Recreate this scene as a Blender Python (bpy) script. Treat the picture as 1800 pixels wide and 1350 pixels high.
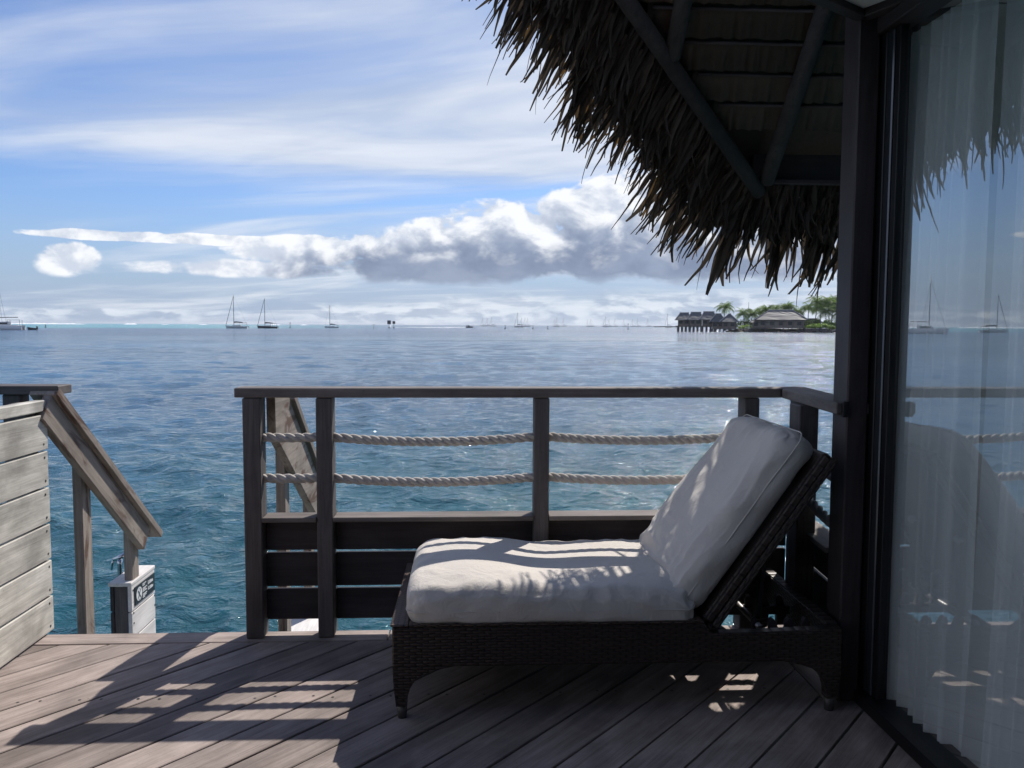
import bpy, bmesh, math, random
import numpy as np
from mathutils import Vector, Matrix, noise as mnoise

# ------------------------------------------------------------------ camera, sky, sun, exposure
for o in list(bpy.data.objects):
    bpy.data.objects.remove(o)
SC = bpy.context.scene
COL = SC.collection
rad = math.radians
I4 = Matrix.Identity(4)

cam_d = bpy.data.cameras.new('camera')
cam_d.sensor_width = 36.0
cam_d.lens = 29.0
cam_d.clip_start = 0.05
cam_d.clip_end = 30000
cam = bpy.data.objects.new('camera', cam_d)
COL.objects.link(cam)
cam.matrix_world = (Matrix.Translation((0, 0, 1.4)) @ Matrix.Rotation(rad(-2.8), 4, 'Z')
                    @ Matrix.Rotation(rad(90 - 4.08), 4, 'X') @ Matrix.Rotation(rad(.25), 4, 'Z'))
SC.camera = cam

SUN_AZ, SUN_EL = 29.9, 47.1          # azimuth clockwise from +Y (out to sea)
sun_dir = Vector((math.sin(rad(SUN_AZ)) * math.cos(rad(SUN_EL)),
                  math.cos(rad(SUN_AZ)) * math.cos(rad(SUN_EL)), math.sin(rad(SUN_EL))))
sun_d = bpy.data.lights.new('sun', 'SUN')
sun_d.energy = 4.7
sun_d.angle = rad(0.53)
sun_d.color = (1.0, .94, .86)
sun = bpy.data.objects.new('sun', sun_d)
COL.objects.link(sun)
sun.rotation_mode = 'QUATERNION'
sun.rotation_quaternion = sun_dir.to_track_quat('Z', 'Y')

SC.view_settings.view_transform = 'Standard'
SC.view_settings.look = 'None'
SC.view_settings.exposure = 0.12
SC.view_settings.gamma = 1.0
SC.view_settings.use_curve_mapping = False
SC.cycles.use_denoising = True
SC.cycles.max_bounces = 10
SC.cycles.transparent_max_bounces = 24
SC.cycles.sample_clamp_indirect = 6.0
SC.cycles.caustics_reflective = False
SC.cycles.caustics_refractive = False


class NT:
    """small helper to write node maths as expressions"""
    def __init__(s, tree):
        s.t = tree
    def n(s, typ, **kw):
        nd = s.t.nodes.new(typ)
        for k, v in kw.items():
            setattr(nd, k, v)
        return nd
    def put(s, sock, v):
        if hasattr(v, 'is_output') or isinstance(v, bpy.types.NodeSocket):
            s.t.links.new(v, sock)
        else:
            sock.default_value = v
    def m(s, op, a, b=None, c=None, clamp=False):
        nd = s.n('ShaderNodeMath', operation=op, use_clamp=clamp)
        s.put(nd.inputs[0], a)
        if b is not None: s.put(nd.inputs[1], b)
        if c is not None: s.put(nd.inputs[2], c)
        return nd.outputs[0]
    def add(s, a, b): return s.m('ADD', a, b)
    def sub(s, a, b): return s.m('SUBTRACT', a, b)
    def mul(s, a, b): return s.m('MULTIPLY', a, b)
    def mx(s, a, b): return s.m('MAXIMUM', a, b)
    def smooth(s, x, lo, hi, a=0.0, b=1.0):
        nd = s.n('ShaderNodeMapRange', interpolation_type='SMOOTHSTEP')
        s.put(nd.inputs['Value'], x)
        s.put(nd.inputs['From Min'], lo); s.put(nd.inputs['From Max'], hi)
        s.put(nd.inputs['To Min'], a); s.put(nd.inputs['To Max'], b)
        return nd.outputs[0]
    def vec(s, x, y, z):
        nd = s.n('ShaderNodeCombineXYZ')
        for i, v in enumerate((x, y, z)): s.put(nd.inputs[i], v)
        return nd.outputs[0]
    def noise(s, v, scale=1.0, detail=6.0, rough=.55, dist=0.0, typ=None):
        nd = s.n('ShaderNodeTexNoise')
        if typ: nd.noise_type = typ
        s.put(nd.inputs['Vector'], v)
        nd.inputs['Scale'].default_value = scale
        nd.inputs['Detail'].default_value = detail
        nd.inputs['Roughness'].default_value = rough
        nd.inputs['Distortion'].default_value = dist
        return nd.outputs['Fac']
    def mix(s, f, a, b, mode='MIX'):
        nd = s.n('ShaderNodeMix', data_type='RGBA', blend_type=mode)
        s.put(nd.inputs[0], f)
        for i, v in ((6, a), (7, b)):
            if isinstance(v, tuple) and len(v) == 3: v = (*v, 1)
            s.put(nd.inputs[i], v)
        return nd.outputs[2]


def build_world():
    w = bpy.data.worlds.new('World')
    SC.world = w
    w.use_nodes = True
    t = w.node_tree
    t.nodes.clear()
    k = NT(t)
    sky = k.n('ShaderNodeTexSky', sky_type='NISHITA')
    sky.sun_disc = False
    sky.sun_elevation = rad(SUN_EL)
    sky.sun_rotation = rad(SUN_AZ)
    sky.air_density = 1.0
    sky.dust_density = 0.3
    sky.ozone_density = 1.6
    skyc = k.mix(1.0, sky.outputs[0], (.067, .082, .114), 'MULTIPLY')
    g = k.n('ShaderNodeTexCoord').outputs['Generated']
    sx = k.n('ShaderNodeSeparateXYZ')
    t.links.new(g, sx.inputs[0])
    x, y, z = sx.outputs
    az0 = k.mul(k.m('ARCTAN2', x, y), 57.2958)
    el = k.mul(k.m('ARCSINE', z), 57.2958)
    # the cloud pattern in view goes on, mirrored, round the rest of the horizon; the noise below differs everywhere
    az = k.sub(k.m('PINGPONG', k.add(az0, 31.0), 62.0), 31.0)
    # low cumulus: (azimuth, elevation, half width, rise, drop)
    puffs = [(15, 4.2, 12, 6.6, 1.5), (8.4, 4.6, 5.0, 6.0, 1.9), (2.0, 4.1, 8, 4.1, 1.4), (-4.5, 3.9, 7.0, 2.9, 1.15),
             (-14.5, 3.45, 8.0, .80, .5), (-19, 5.35, 9.0, .46, .32), (-10, 4.9, 6.0, 1.0, 1.3), (-25.3, 3.55, 1.9, 1.3, .8)]
    def field(a_, e_, lst):
        D = None
        for a, b, ra, up, dn in lst:
            da = k.mul(k.sub(a_, a), 1.0 / ra)
            te = k.sub(e_, b)
            q = k.m('MULTIPLY_ADD', k.mx(te, 0.0), 1.0 / up, k.mul(k.m('MINIMUM', te, 0.0), 1.0 / dn))
            d = k.sub(1.0, k.m('MULTIPLY_ADD', da, da, k.mul(q, q)))
            D = d if D is None else k.mx(D, d)
        return D
    n1 = k.noise(k.vec(k.mul(az0, .34), k.mul(el, .50), 5.2), 1.0, 8, .57, .25)
    bulge = k.noise(k.vec(k.mul(az0, .20), k.mul(el, .32), 9.1), 1.0, 2, .5)
    puffy = k.m('ABSOLUTE', k.sub(n1, .5))
    nz = k.add(k.sub(k.mul(k.sub(n1, .5), 2.3), k.mul(puffy, .6)), k.mul(k.sub(bulge, .5), 1.3))
    D = k.mx(field(az, el, puffs), -1.5)
    d1 = k.add(D, nz)
    a1 = k.mul(k.smooth(d1, -.02, k.smooth(el, 2.3, 5.2, .85, .26)), .97)
    # self shading: how much cloud lies towards the sun
    n2 = k.noise(k.vec(k.mul(k.add(az0, .6), .34), k.mul(k.add(el, .7), .50), 5.2), 1.0, 5, .55, .25)
    Du = field(k.add(az, .5), k.add(el, 1.0), puffs[:4])
    d2 = k.add(Du, k.add(k.mul(k.sub(n2, .5), 1.9), k.mul(k.sub(bulge, .5), 1.2)))
    base = k.smooth(el, 2.4, 8.0, 1.05, -.10)
    edge = k.mul(k.sub(n1, n2), 1.3)
    dark = k.smooth(k.sub(k.add(d2, base), k.mul(edge, .8)), .25, 1.55)
    relief = k.smooth(k.sub(n2, n1), -.12, .12)
    lit = k.mix(relief, (.92, .935, .965), (.60, .66, .77))
    shade = k.mix(k.smooth(k.add(k.mul(n1, .5), k.mul(bulge, .5)), .36, .64), (.205, .255, .375), (.31, .37, .50))
    cum = k.mix(dark, lit, shade)
    # hazy bank close to the horizon
    banks = [(13, 1.1, 20, 1.4, 1.6), (-5, .8, 10, .75, 1.3), (-26, .7, 14, .3, 1.0)]
    nb = k.noise(k.vec(k.mul(az0, .34), k.mul(el, 1.0), 21.3), 1.0, 7, .58, .3)
    nb2 = k.noise(k.vec(k.mul(k.add(az0, .5), .34), k.mul(k.add(el, .35), 1.0), 21.3), 1.0, 4, .5, .3)
    db = k.add(k.mx(field(az, el, banks), -1.5), k.mul(k.sub(nb, .5), 2.6))
    a2 = k.mul(k.smooth(db, -.1, 1.1), .85)
    bankc = k.mix(k.smooth(k.sub(nb2, k.mul(k.sub(nb, nb2), 1.6)), .30, .74), (.74, .80, .88), (.40, .48, .62))
    # high veil of cirrus on a flat layer
    den = k.m('DIVIDE', 1.0, k.add(k.mx(z, 0.0), .07))
    px, py = k.mul(x, den), k.mul(y, den)
    u = k.add(k.mul(px, .90), k.mul(py, -.35))
    v = k.add(k.mul(px, .35), k.mul(py, .94))
    w1 = k.noise(k.vec(k.mul(u, .36), k.mul(v, .72), 7.4), 1.0, 8, .58, .9)
    w2 = k.noise(k.vec(k.mul(u, 1.0), k.mul(v, 2.2), 6.2), 1.0, 4, .5, .6)
    cov = k.add(k.add(k.smooth(el, 8.6, 12.0, -.03, .17), k.smooth(el, 13, 20, 0.0, -.07)), k.sub(k.mul(k.smooth(az, -31, -6), .15), .065))
    cov = k.add(cov, k.smooth(el, 24, 50, 0.0, -.16))
    wf = k.add(k.m('MULTIPLY_ADD', w1, .88, k.mul(w2, .12)), cov)
    a3 = k.mul(k.smooth(wf, .38, .80), .90)
    cir = k.mix(k.smooth(k.add(k.mul(w2, .4), k.mul(w1, .6)), .38, .64), (.46, .54, .69), (.76, .80, .87))
    # low haze
    hz = k.mul(k.smooth(el, -.5, 9.5, 1.0, 0.0), .92)
    c = k.mix(hz, skyc, (.335, .43, .60))
    c = k.mix(a3, c, cir)
    c = k.mix(a2, c, bankc)
    c = k.mix(a1, c, cum)
    bg = k.n('ShaderNodeBackground')
    t.links.new(c, bg.inputs[0])
    bg.inputs[1].default_value = 1.0
    out = k.n('ShaderNodeOutputWorld')
    t.links.new(bg.outputs[0], out.inputs[0])
    w.cycles.sampling_method = 'MANUAL'
    w.cycles.sample_map_resolution = 512
build_world()

# ------------------------------------------------------------------ mesh and object helpers
WM = {}

def link(o, parent=None, M=I4):
    COL.objects.link(o)
    if parent is not None:
        o.parent = parent
        o.matrix_parent_inverse = WM[parent.name].inverted()
    o.matrix_basis = M
    WM[o.name] = M.copy()
    return o

def tag(o, label=None, cat=None, group=None, kind=None):
    if label: o['label'] = label
    if cat: o['category'] = cat
    if group: o['group'] = group
    if kind: o['kind'] = kind
    return o

def thing(name, loc, label, cat, group=None, kind=None):
    o = bpy.data.objects.new(name, None)
    o.empty_display_size = .1
    link(o, None, Matrix.Translation(loc))
    return tag(o, label, cat, group, kind)

def mesh_data(name, v, f, mat, smooth=False, fm=None):
    me = bpy.data.meshes.new(name)
    me.from_pydata([tuple(p) for p in v], [], f)
    if mat is not None:
        for m_ in (mat if isinstance(mat, (list, tuple)) else [mat]): me.materials.append(m_)
    if fm is not None:
        me.polygons.foreach_set('material_index', fm)
    if smooth:
        me.polygons.foreach_set('use_smooth', [True] * len(me.polygons))
    me.update()
    return me

def mobj(name, v, f, mat, parent=None, M=I4, smooth=False, fm=None):
    return link(bpy.data.objects.new(name, mesh_data(name, v, f, mat, smooth, fm)), parent, M)

BOXF = [(0, 3, 2, 1), (4, 5, 6, 7), (0, 1, 5, 4), (1, 2, 6, 5), (2, 3, 7, 6), (3, 0, 4, 7)]

def boxv(lo, hi):
    (a, b, c), (d, e, f) = lo, hi
    return [(a, b, c), (d, b, c), (d, e, c), (a, e, c), (a, b, f), (d, b, f), (d, e, f), (a, e, f)]

def bevelled(v, f, off, seg=1):
    bm = bmesh.new()
    vs = [bm.verts.new(p) for p in v]
    for q in f: bm.faces.new([vs[i] for i in q])
    bmesh.ops.recalc_face_normals(bm, faces=bm.faces)
    if off: bmesh.ops.bevel(bm, geom=list(bm.edges), offset=off, segments=seg, affect='EDGES', clamp_overlap=True)
    bm.verts.index_update()
    r = [tuple(p.co) for p in bm.verts], [tuple(w.index for w in q.verts) for q in bm.faces]
    bm.free()
    return r

def box(name, lo, hi, mat, parent=None, bev=.003):
    c = (Vector(lo) + Vector(hi)) / 2
    h = (Vector(hi) - Vector(lo)) / 2
    v, f = bevelled(boxv(-h, h), BOXF, bev)
    return mobj(name, v, f, mat, parent, Matrix.Translation(c))

def frame(p0, p1, up=(0, 0, 1)):
    x = (Vector(p1) - Vector(p0)).normalized()
    y = Vector(up).cross(x).normalized()
    z = x.cross(y)
    M = Matrix((x, y, z)).transposed().to_4x4()
    M.translation = (Vector(p0) + Vector(p1)) / 2
    return M

def bar(name, p0, p1, w, t, mat, parent=None, bev=.003, up=(0, 0, 1)):
    """a board from p0 to p1, w wide sideways and t thick; grain along local X"""
    L = (Vector(p1) - Vector(p0)).length
    v, f = bevelled(boxv((-L / 2, -w / 2, -t / 2), (L / 2, w / 2, t / 2)), BOXF, bev)
    return mobj(name, v, f, mat, parent, frame(p0, p1, up))

def prismv(pts, ext):
    n = len(pts)
    ext = Vector(ext)
    v = [Vector(p) for p in pts] + [Vector(p) + ext for p in pts]
    f = [tuple(range(n))[::-1], tuple(range(n, 2 * n))]
    f += [(i, (i + 1) % n, n + (i + 1) % n, n + i) for i in range(n)]
    return v, f

def prism(name, pts, ext, mat, parent=None, bev=0.0):
    c = sum((Vector(p) for p in pts), Vector()) / len(pts)
    v, f = prismv([Vector(p) - c for p in pts], ext)
    v, f = bevelled(v, f, bev)
    return mobj(name, v, f, mat, parent, Matrix.Translation(c))

def tubev(path, r, seg=8, cap=True):
    path = [Vector(p) for p in path]
    n = len(path)
    rr = r if isinstance(r, (list, tuple)) else [r] * n
    v, f = [], []
    ref = None
    for i, p in enumerate(path):
        d = (path[min(i + 1, n - 1)] - path[max(i - 1, 0)]).normalized()
        if ref is None:
            ref = Vector((0, 0, 1)) if abs(d.z) < .9 else Vector((1, 0, 0))
        a = (ref - d * ref.dot(d)).normalized()
        ref = a
        b = d.cross(a)
        for j in range(seg):
            t = 2 * math.pi * j / seg
            v.append(p + (a * math.cos(t) + b * math.sin(t)) * rr[i])
    for i in range(n - 1):
        for j in range(seg):
            j2 = (j + 1) % seg
            f.append((i * seg + j, i * seg + j2, (i + 1) * seg + j2, (i + 1) * seg + j))
    if cap:
        f.append(tuple(range(seg))[::-1])
        f.append(tuple((n - 1) * seg + j for j in range(seg)))
    return v, f

def tube(name, path, r, mat, parent=None, seg=8):
    c = Vector(path[0])
    v, f = tubev([Vector(p) - c for p in path], r, seg)
    return mobj(name, v, f, mat, parent, Matrix.Translation(c), smooth=True)

def merge(parts):
    V, F = [], []
    for v, f in parts:
        o = len(V)
        V += list(v)
        F += [tuple(i + o for i in q) for q in f]
    return V, F

def copy_tree(o, M, parent=None):
    c = o.copy()
    link(c, parent, M)
    base = WM[o.name].inverted()
    for ch in list(o.children):
        copy_tree(ch, M @ base @ WM[ch.name], c)
    return c

# ------------------------------------------------------------------ materials
MATS = {}

def newmat(name):
    m_ = bpy.data.materials.new(name)
    m_.use_nodes = True
    t = m_.node_tree
    t.nodes.clear()
    return m_, t, NT(t)

def finish(t, k, sh, disp=None):
    o = k.n('ShaderNodeOutputMaterial')
    t.links.new(sh, o.inputs['Surface'])

def principled(k, t, col, rough=.6, metal=0.0, bump=None, strength=.3, dist=.01, spec=.5, **kw):
    p = k.n('ShaderNodeBsdfPrincipled')
    if isinstance(col, tuple) and len(col) == 3: col = (*col, 1)
    k.put(p.inputs['Base Color'], col)
    k.put(p.inputs['Roughness'], rough)
    p.inputs['Metallic'].default_value = metal
    p.inputs['Specular IOR Level'].default_value = spec
    for a, b in kw.items(): k.put(p.inputs[a.replace('_', ' ')], b)
    if bump is not None:
        b = k.n('ShaderNodeBump')
        b.inputs['Strength'].default_value = strength
        b.inputs['Distance'].default_value = dist
        t.links.new(bump, b.inputs['Height'])
        t.links.new(b.outputs[0], p.inputs['Normal'])
    return p.outputs[0]

def plain(name, col, rough=.6, metal=0.0, var=.15, scale=6.0, spec=.5):
    if name in MATS: return MATS[name]
    m_, t, k = newmat(name)
    g = k.n('ShaderNodeTexCoord').outputs['Object']
    n = k.noise(g, scale, 5, .6)
    c = k.mix(n, tuple(max(0, x * (1 - var * 1.6)) for x in col), tuple(min(1, x * (1 + var * 1.6)) for x in col))
    finish(t, k, principled(k, t, c, k.smooth(n, .2, .8, rough * .85, min(1, rough * 1.15)), metal, n, .15, .004, spec))
    MATS[name] = m_
    return m_

def wood(name, dark, light, axis='x', fine=55.0, rough=.8, stain=None, vary=.22, bump=.35, spec=.3, blotch=(.72, 1.12)):
    key = name + '_' + axis
    if key in MATS: return MATS[key]
    m_, t, k = newmat(key)
    tc = k.n('ShaderNodeTexCoord').outputs['Object']
    oi = k.n('ShaderNodeObjectInfo')
    rnd = oi.outputs['Random']
    s = k.n('ShaderNodeSeparateXYZ')
    t.links.new(tc, s.inputs[0])
    ax = 'xyz'.index(axis)
    along = s.outputs[ax]
    o1, o2 = [s.outputs[i] for i in range(3) if i != ax]
    off = k.mul(rnd, 37.0)
    base = k.vec(k.add(k.mul(along, 1.6), off), k.mul(o1, 22.0), k.mul(o2, 22.0))
    grain = k.noise(base, 1.0, 7, .62, 1.3)
    fib = k.noise(k.vec(k.add(k.mul(along, 5.0), off), k.mul(o1, fine * 4), k.mul(o2, fine * 4)), 1.0, 4, .7)
    blot = k.noise(k.vec(k.add(k.mul(along, 3.0), off), k.mul(o1, 5.0), k.mul(o2, 5.0)), 1.0, 5, .6, .4)
    spk = k.noise(k.vec(k.add(along, off), o1, o2), 90.0, 2, .5)
    f = k.add(k.mul(grain, .6), k.mul(fib, .4))
    c = k.mix(k.smooth(f, .28, .72), dark, light)
    tone = k.mul(k.smooth(blot, .28, .72, *blotch), k.add(1 - vary / 2, k.mul(rnd, vary)))
    tv = k.n('ShaderNodeCombineColor')
    for i in range(3): t.links.new(tone, tv.inputs[i])
    c = k.mix(1.0, c, tv.outputs[0], 'MULTIPLY')
    c = k.mix(k.smooth(spk, .68, .76, 0, .55), c, tuple(q * .45 for q in dark))
    if stain:
        st = k.noise(k.vec(k.add(k.mul(along, 2.2), off), k.mul(o1, 9.0), k.mul(o2, 9.0)), 1.0, 6, .6, 1.5)
        c = k.mix(k.smooth(st, .54, .66, 0, .8), c, stain)
    h = k.add(k.mul(f, .7), k.mul(spk, .3))
    finish(t, k, principled(k, t, c, k.smooth(f, .2, .8, rough * .86, min(1, rough * 1.1)), 0, h, bump, .003, spec))
    MATS[key] = m_
    return m_

def W_deck(a='x'): return wood('deck_teak', (.190, .152, .135), (.40, .335, .305), a, vary=.52, blotch=(.66, 1.14))
def W_rail(a='x'): return wood('railing_wood', (.070, .060, .060), (.165, .147, .143), a, vary=.2, rough=.7)
def W_cap(a='x'): return wood('weathered_cap', (.10, .086, .08), (.235, .205, .192), a, vary=.15, rough=.75)
def W_low(a='x'): return wood('stained_board', (.030, .025, .028), (.066, .056, .060), a, rough=.6)
def W_pale(a='x'): return wood('bleached_board', (.38, .36, .32), (.74, .71, .645), a, vary=.2, blotch=(.58, 1.14))
def W_stair(a='x'): return wood('stair_rail_wood', (.20, .165, .14), (.40, .345, .30), a, stain=(.09, .04, .025))
def W_white(a='x'): return wood('whitewashed_board', (.60, .57, .55), (.84, .82, .80), a, vary=.1, blotch=(.85, 1.05))
def W_dark(a='x'): return wood('bungalow_wood', (.040, .032, .033), (.075, .062, .064), a, rough=.55)
def W_pole(a='x'): return wood('roof_pole_wood', (.035, .030, .031), (.085, .073, .070), a)

def wicker(plane, sun_lift=1.0):
    key = 'wicker_%s_%.1f' % (plane, sun_lift)
    if key in MATS: return MATS[key]
    m_, t, k = newmat(key)
    tc = k.n('ShaderNodeTexCoord').outputs['Object']
    s = k.n('ShaderNodeSeparateXYZ')
    t.links.new(tc, s.inputs[0])
    d = dict(x=s.outputs[0], y=s.outputs[1], z=s.outputs[2])
    a, b = d[plane[0]], d[plane[1]]
    # over-under weave of flat strands: vertical stakes 14 mm apart, strands 7 mm high
    wob = k.noise(k.vec(k.mul(a, 14.0), k.mul(b, 14.0), 0.0), 1.0, 3, .6)
    ua, ub = k.add(k.mul(a, 1 / .022), k.mul(wob, .5)), k.add(k.mul(b, 1 / .0105), k.mul(wob, .6))
    row = k.m('FLOOR', ub)
    par = k.m('MODULO', k.m('ABSOLUTE', row), 2.0)
    sh = k.m('ABSOLUTE', k.m('SINE', k.mul(k.add(ua, par), math.pi / 2)))
    prof = k.m('ABSOLUTE', k.m('SINE', k.mul(ub, math.pi)))
    h = k.mul(k.m('POWER', sh, .6), k.m('POWER', prof, .6))
    var = k.noise(k.vec(k.mul(a, 9.0), k.mul(row, 3.1), 0.0), 1.0, 3, .6)
    col = k.mix(var, tuple(q * sun_lift for q in (.020, .0135, .0105)), tuple(q * sun_lift for q in (.066, .042, .031)))
    col = k.mix(k.smooth(h, .15, .6), (.006, .005, .005), col)
    finish(t, k, principled(k, t, col, .42, 0, h, .9, .004, .45))
    MATS[key] = m_
    return m_

def fabric():
    if 'canvas' in MATS: return MATS['canvas']
    m_, t, k = newmat('cushion_canvas')
    tc = k.n('ShaderNodeTexCoord').outputs['Object']
    n = k.noise(tc, 3.0, 5, .6)
    wv = k.noise(tc, 900.0, 2, .5)
    wr = k.noise(tc, 11.0, 5, .6, 1.6)
    c = k.mix(n, (.60, .555, .505), (.685, .64, .59))
    finish(t, k, principled(k, t, c, .92, 0, k.add(k.mul(wr, .9), k.mul(wv, .10)), .5, .016, .15, Sheen_Weight=.15))
    MATS['canvas'] = m_
    return m_

def rope_mat():
    if 'rope' in MATS: return MATS['rope']
    m_, t, k = newmat('rope_fibre')
    tc = k.n('ShaderNodeTexCoord').outputs['Object']
    n = k.noise(tc, 260.0, 3, .6)
    n2 = k.noise(tc, 12.0, 3, .6)
    c = k.mix(k.add(k.mul(n, .6), k.mul(n2, .4)), (.36, .33, .30), (.70, .66, .61))
    finish(t, k, principled(k, t, c, .85, 0, n, .5, .003, .2))
    MATS['rope'] = m_
    return m_

def thatch_mat(name, lo, hi, trans=.3):
    if name in MATS: return MATS[name]
    m_, t, k = newmat(name)
    tc = k.n('ShaderNodeTexCoord').outputs['Object']
    rnd = k.n('ShaderNodeObjectInfo').outputs['Random']
    geo = k.n('ShaderNodeNewGeometry')
    n = k.noise(tc, 40.0, 4, .6)
    rv = k.m('FRACT', k.add(rnd, geo.outputs['Random Per Island']))
    c = k.mix(k.add(k.mul(n, .5), k.mul(rv, .5)), lo, hi)
    p = principled(k, t, c, .6, 0, n, .4, .004, .3)
    tr = k.n('ShaderNodeBsdfTranslucent')
    tcol = k.mix(k.smooth(rv, .78, 1.0), tuple(q * 1.1 for q in hi), (.46, .26, .07))
    t.links.new(tcol, tr.inputs[0])
    ms = k.n('ShaderNodeMixShader')
    ms.inputs[0].default_value = trans
    t.links.new(p, ms.inputs[1]); t.links.new(tr.outputs[0], ms.inputs[2])
    finish(t, k, ms.outputs[0])
    MATS[name] = m_
    return m_

def leaf_mat(name, lo, hi):
    if name in MATS: return MATS[name]
    m_, t, k = newmat(name)
    tc = k.n('ShaderNodeTexCoord').outputs['Object']
    geo = k.n('ShaderNodeNewGeometry')
    n = k.noise(tc, .9, 4, .6)
    c = k.mix(k.add(k.mul(n, .5), k.mul(geo.outputs['Random Per Island'], .5)), lo, hi)
    p = principled(k, t, c, .5, spec=.35)
    tr = k.n('ShaderNodeBsdfTranslucent')
    t.links.new(k.mix(.5, c, (.30, .46, .06)), tr.inputs[0])
    ms = k.n('ShaderNodeMixShader')
    ms.inputs[0].default_value = .45
    t.links.new(p, ms.inputs[1]); t.links.new(tr.outputs[0], ms.inputs[2])
    finish(t, k, ms.outputs[0])
    MATS[name] = m_
    return m_

# ------------------------------------------------------------------ water
WATER = -0.95

def water_mat():
    m_, t, k = newmat('lagoon_water')
    tc = k.n('ShaderNodeTexCoord').outputs['Object']
    s = k.n('ShaderNodeSeparateXYZ')
    t.links.new(tc, s.inputs[0])
    x, y, z = s.outputs
    r = k.m('SQRT', k.add(k.mul(x, x), k.mul(y, y)))
    big = k.noise(k.vec(k.mul(x, .05), k.mul(y, .05), 0.0), 1.0, 4, .55, .5)
    mid = k.noise(k.vec(k.mul(x, .3), k.mul(y, .3), 4.0), 1.0, 4, .6, .4)
    c = k.mix(k.smooth(k.add(k.mul(big, .6), k.mul(mid, .4)), .38, .62), (.013, .076, .098), (.023, .114, .134))
    # bluer and paler with distance, then the shallow reef flat towards the left
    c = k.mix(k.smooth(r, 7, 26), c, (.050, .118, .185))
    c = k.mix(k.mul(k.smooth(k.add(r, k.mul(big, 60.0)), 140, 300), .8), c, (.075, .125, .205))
    reef = k.mul(k.smooth(k.add(r, k.mul(mid, 60.0)), 430, 560), k.smooth(k.m('DIVIDE', x, k.mx(r, 1.0)), -.02, -.34))
    c = k.mix(reef, c, (.07, .33, .36))
    ripple_gust = k.noise(k.vec(k.mul(x, .012), k.mul(y, .022), 2.0), 1.0, 11, .72, .3)  # light and dark of the ripples put into the base colour
    ripple_tone = k.n('ShaderNodeCombineColor')
    gl = k.smooth(ripple_gust, .32, .68, .62, 1.42)
    for i in range(3): t.links.new(gl, ripple_tone.inputs[i])
    c = k.mix(1.0, c, ripple_tone.outputs[0], 'MULTIPLY')
    f1 = k.noise(k.vec(k.mul(x, 3.0), k.mul(y, 4.4), 0.0), 1.0, 5, .6, .6)
    f2 = k.noise(k.vec(k.mul(x, 1.1), k.mul(y, 1.9), 5.0), 1.0, 4, .55, .4)
    f3 = k.noise(k.vec(k.mul(x, .16), k.mul(y, .42), 8.0), 1.0, 5, .6, .3)
    far = k.smooth(r, 60, 220)
    near = k.smooth(r, 40, 200, 1.0, 0.2)
    hgt = k.add(k.mul(k.mul(f1, .105), near), k.add(k.mul(k.mul(f2, .26), k.smooth(r, 8, 120, .12, 1.0)), k.mul(k.mul(f3, 2.4), far)))
    b = k.n('ShaderNodeBump')
    b.inputs['Strength'].default_value = 1.0
    b.inputs['Distance'].default_value = 1.0
    t.links.new(hgt, b.inputs['Height'])
    p = k.n('ShaderNodeBsdfPrincipled')
    t.links.new(c, p.inputs['Base Color'])
    p.inputs['IOR'].default_value = 1.333
    k.put(p.inputs['Roughness'], k.smooth(r, 20, 300, .05, .14))
    t.links.new(b.outputs[0], p.inputs['Normal'])
    finish(t, k, p.outputs[0])
    return m_

def build_water():
    rng = np.random.default_rng(11)
    r = [2.2]
    while r[-1] < 130: r.append(r[-1] * 1.0058)
    while r[-1] < 14000: r.append(r[-1] * 1.06)
    r = np.array(r)
    ang = np.concatenate([np.linspace(-180, -64, 24, endpoint=False), np.linspace(-64, 52, 720, endpoint=False), np.linspace(52, 180, 26)])
    ang = np.radians(ang)
    A, Rr = np.meshgrid(ang, r)
    X, Y = Rr * np.sin(A), Rr * np.cos(A)
    cell = np.gradient(r)[:, None] * np.ones_like(A)
    Zh = np.zeros_like(X)
    DX = np.zeros_like(X); DY = np.zeros_like(X)
    wind = np.radians(196)
    for i in range(72):
        lam = .22 * (7.0 / .22) ** (i / 71.0) * rng.uniform(.92, 1.08)
        th = wind + rng.normal(0, .85)
        kx, ky = np.sin(th) * 2 * np.pi / lam, np.cos(th) * 2 * np.pi / lam
        amp = .0062 * lam ** (.56 if lam < .8 else .36) * rng.uniform(.5, 1.3)
        ph = kx * X + ky * Y + rng.uniform(0, 6.28)
        fade = np.clip((lam / cell - 3.0) / 3.0, 0, 1)
        Zh += amp * fade * np.cos(ph)
        DX -= amp * fade * .75 * np.sin(th) * np.sin(ph)
        DY -= amp * fade * .75 * np.cos(th) * np.sin(ph)
    ripple_gust = .75 + .25 * np.sin(X * .11 + 1.2 * np.sin(Y * .07)) * np.sin(Y * .09 + .8)
    Zh *= ripple_gust
    X2, Y2 = X + DX, Y + DY
    nr, na = X.shape
    verts = np.stack([X2, Y2, Zh], -1).reshape(-1, 3)
    i, j = np.meshgrid(np.arange(nr - 1), np.arange(na - 1), indexing='ij')
    a = (i * na + j).ravel()
    quads = np.stack([a, a + na, a + na + 1, a + 1], -1)
    me = bpy.data.meshes.new('water')
    me.vertices.add(len(verts)); me.vertices.foreach_set('co', verts.ravel().astype(np.float32))
    me.loops.add(quads.size); me.loops.foreach_set('vertex_index', quads.ravel().astype(np.int32))
    me.polygons.add(len(quads)); me.polygons.foreach_set('loop_start', np.arange(0, quads.size, 4, dtype=np.int32))
    me.update(calc_edges=True)
    me.polygons.foreach_set('use_smooth', [True] * len(quads))
    me.materials.append(water_mat())
    o = link(bpy.data.objects.new('water', me), None, Matrix.Translation((0, 0, WATER)))
    tag(o, 'blue green lagoon water with short choppy waves', 'water', kind='structure')
    if me.polygons[0].normal.z < 0:
        me.flip_normals()
build_water()

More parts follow.
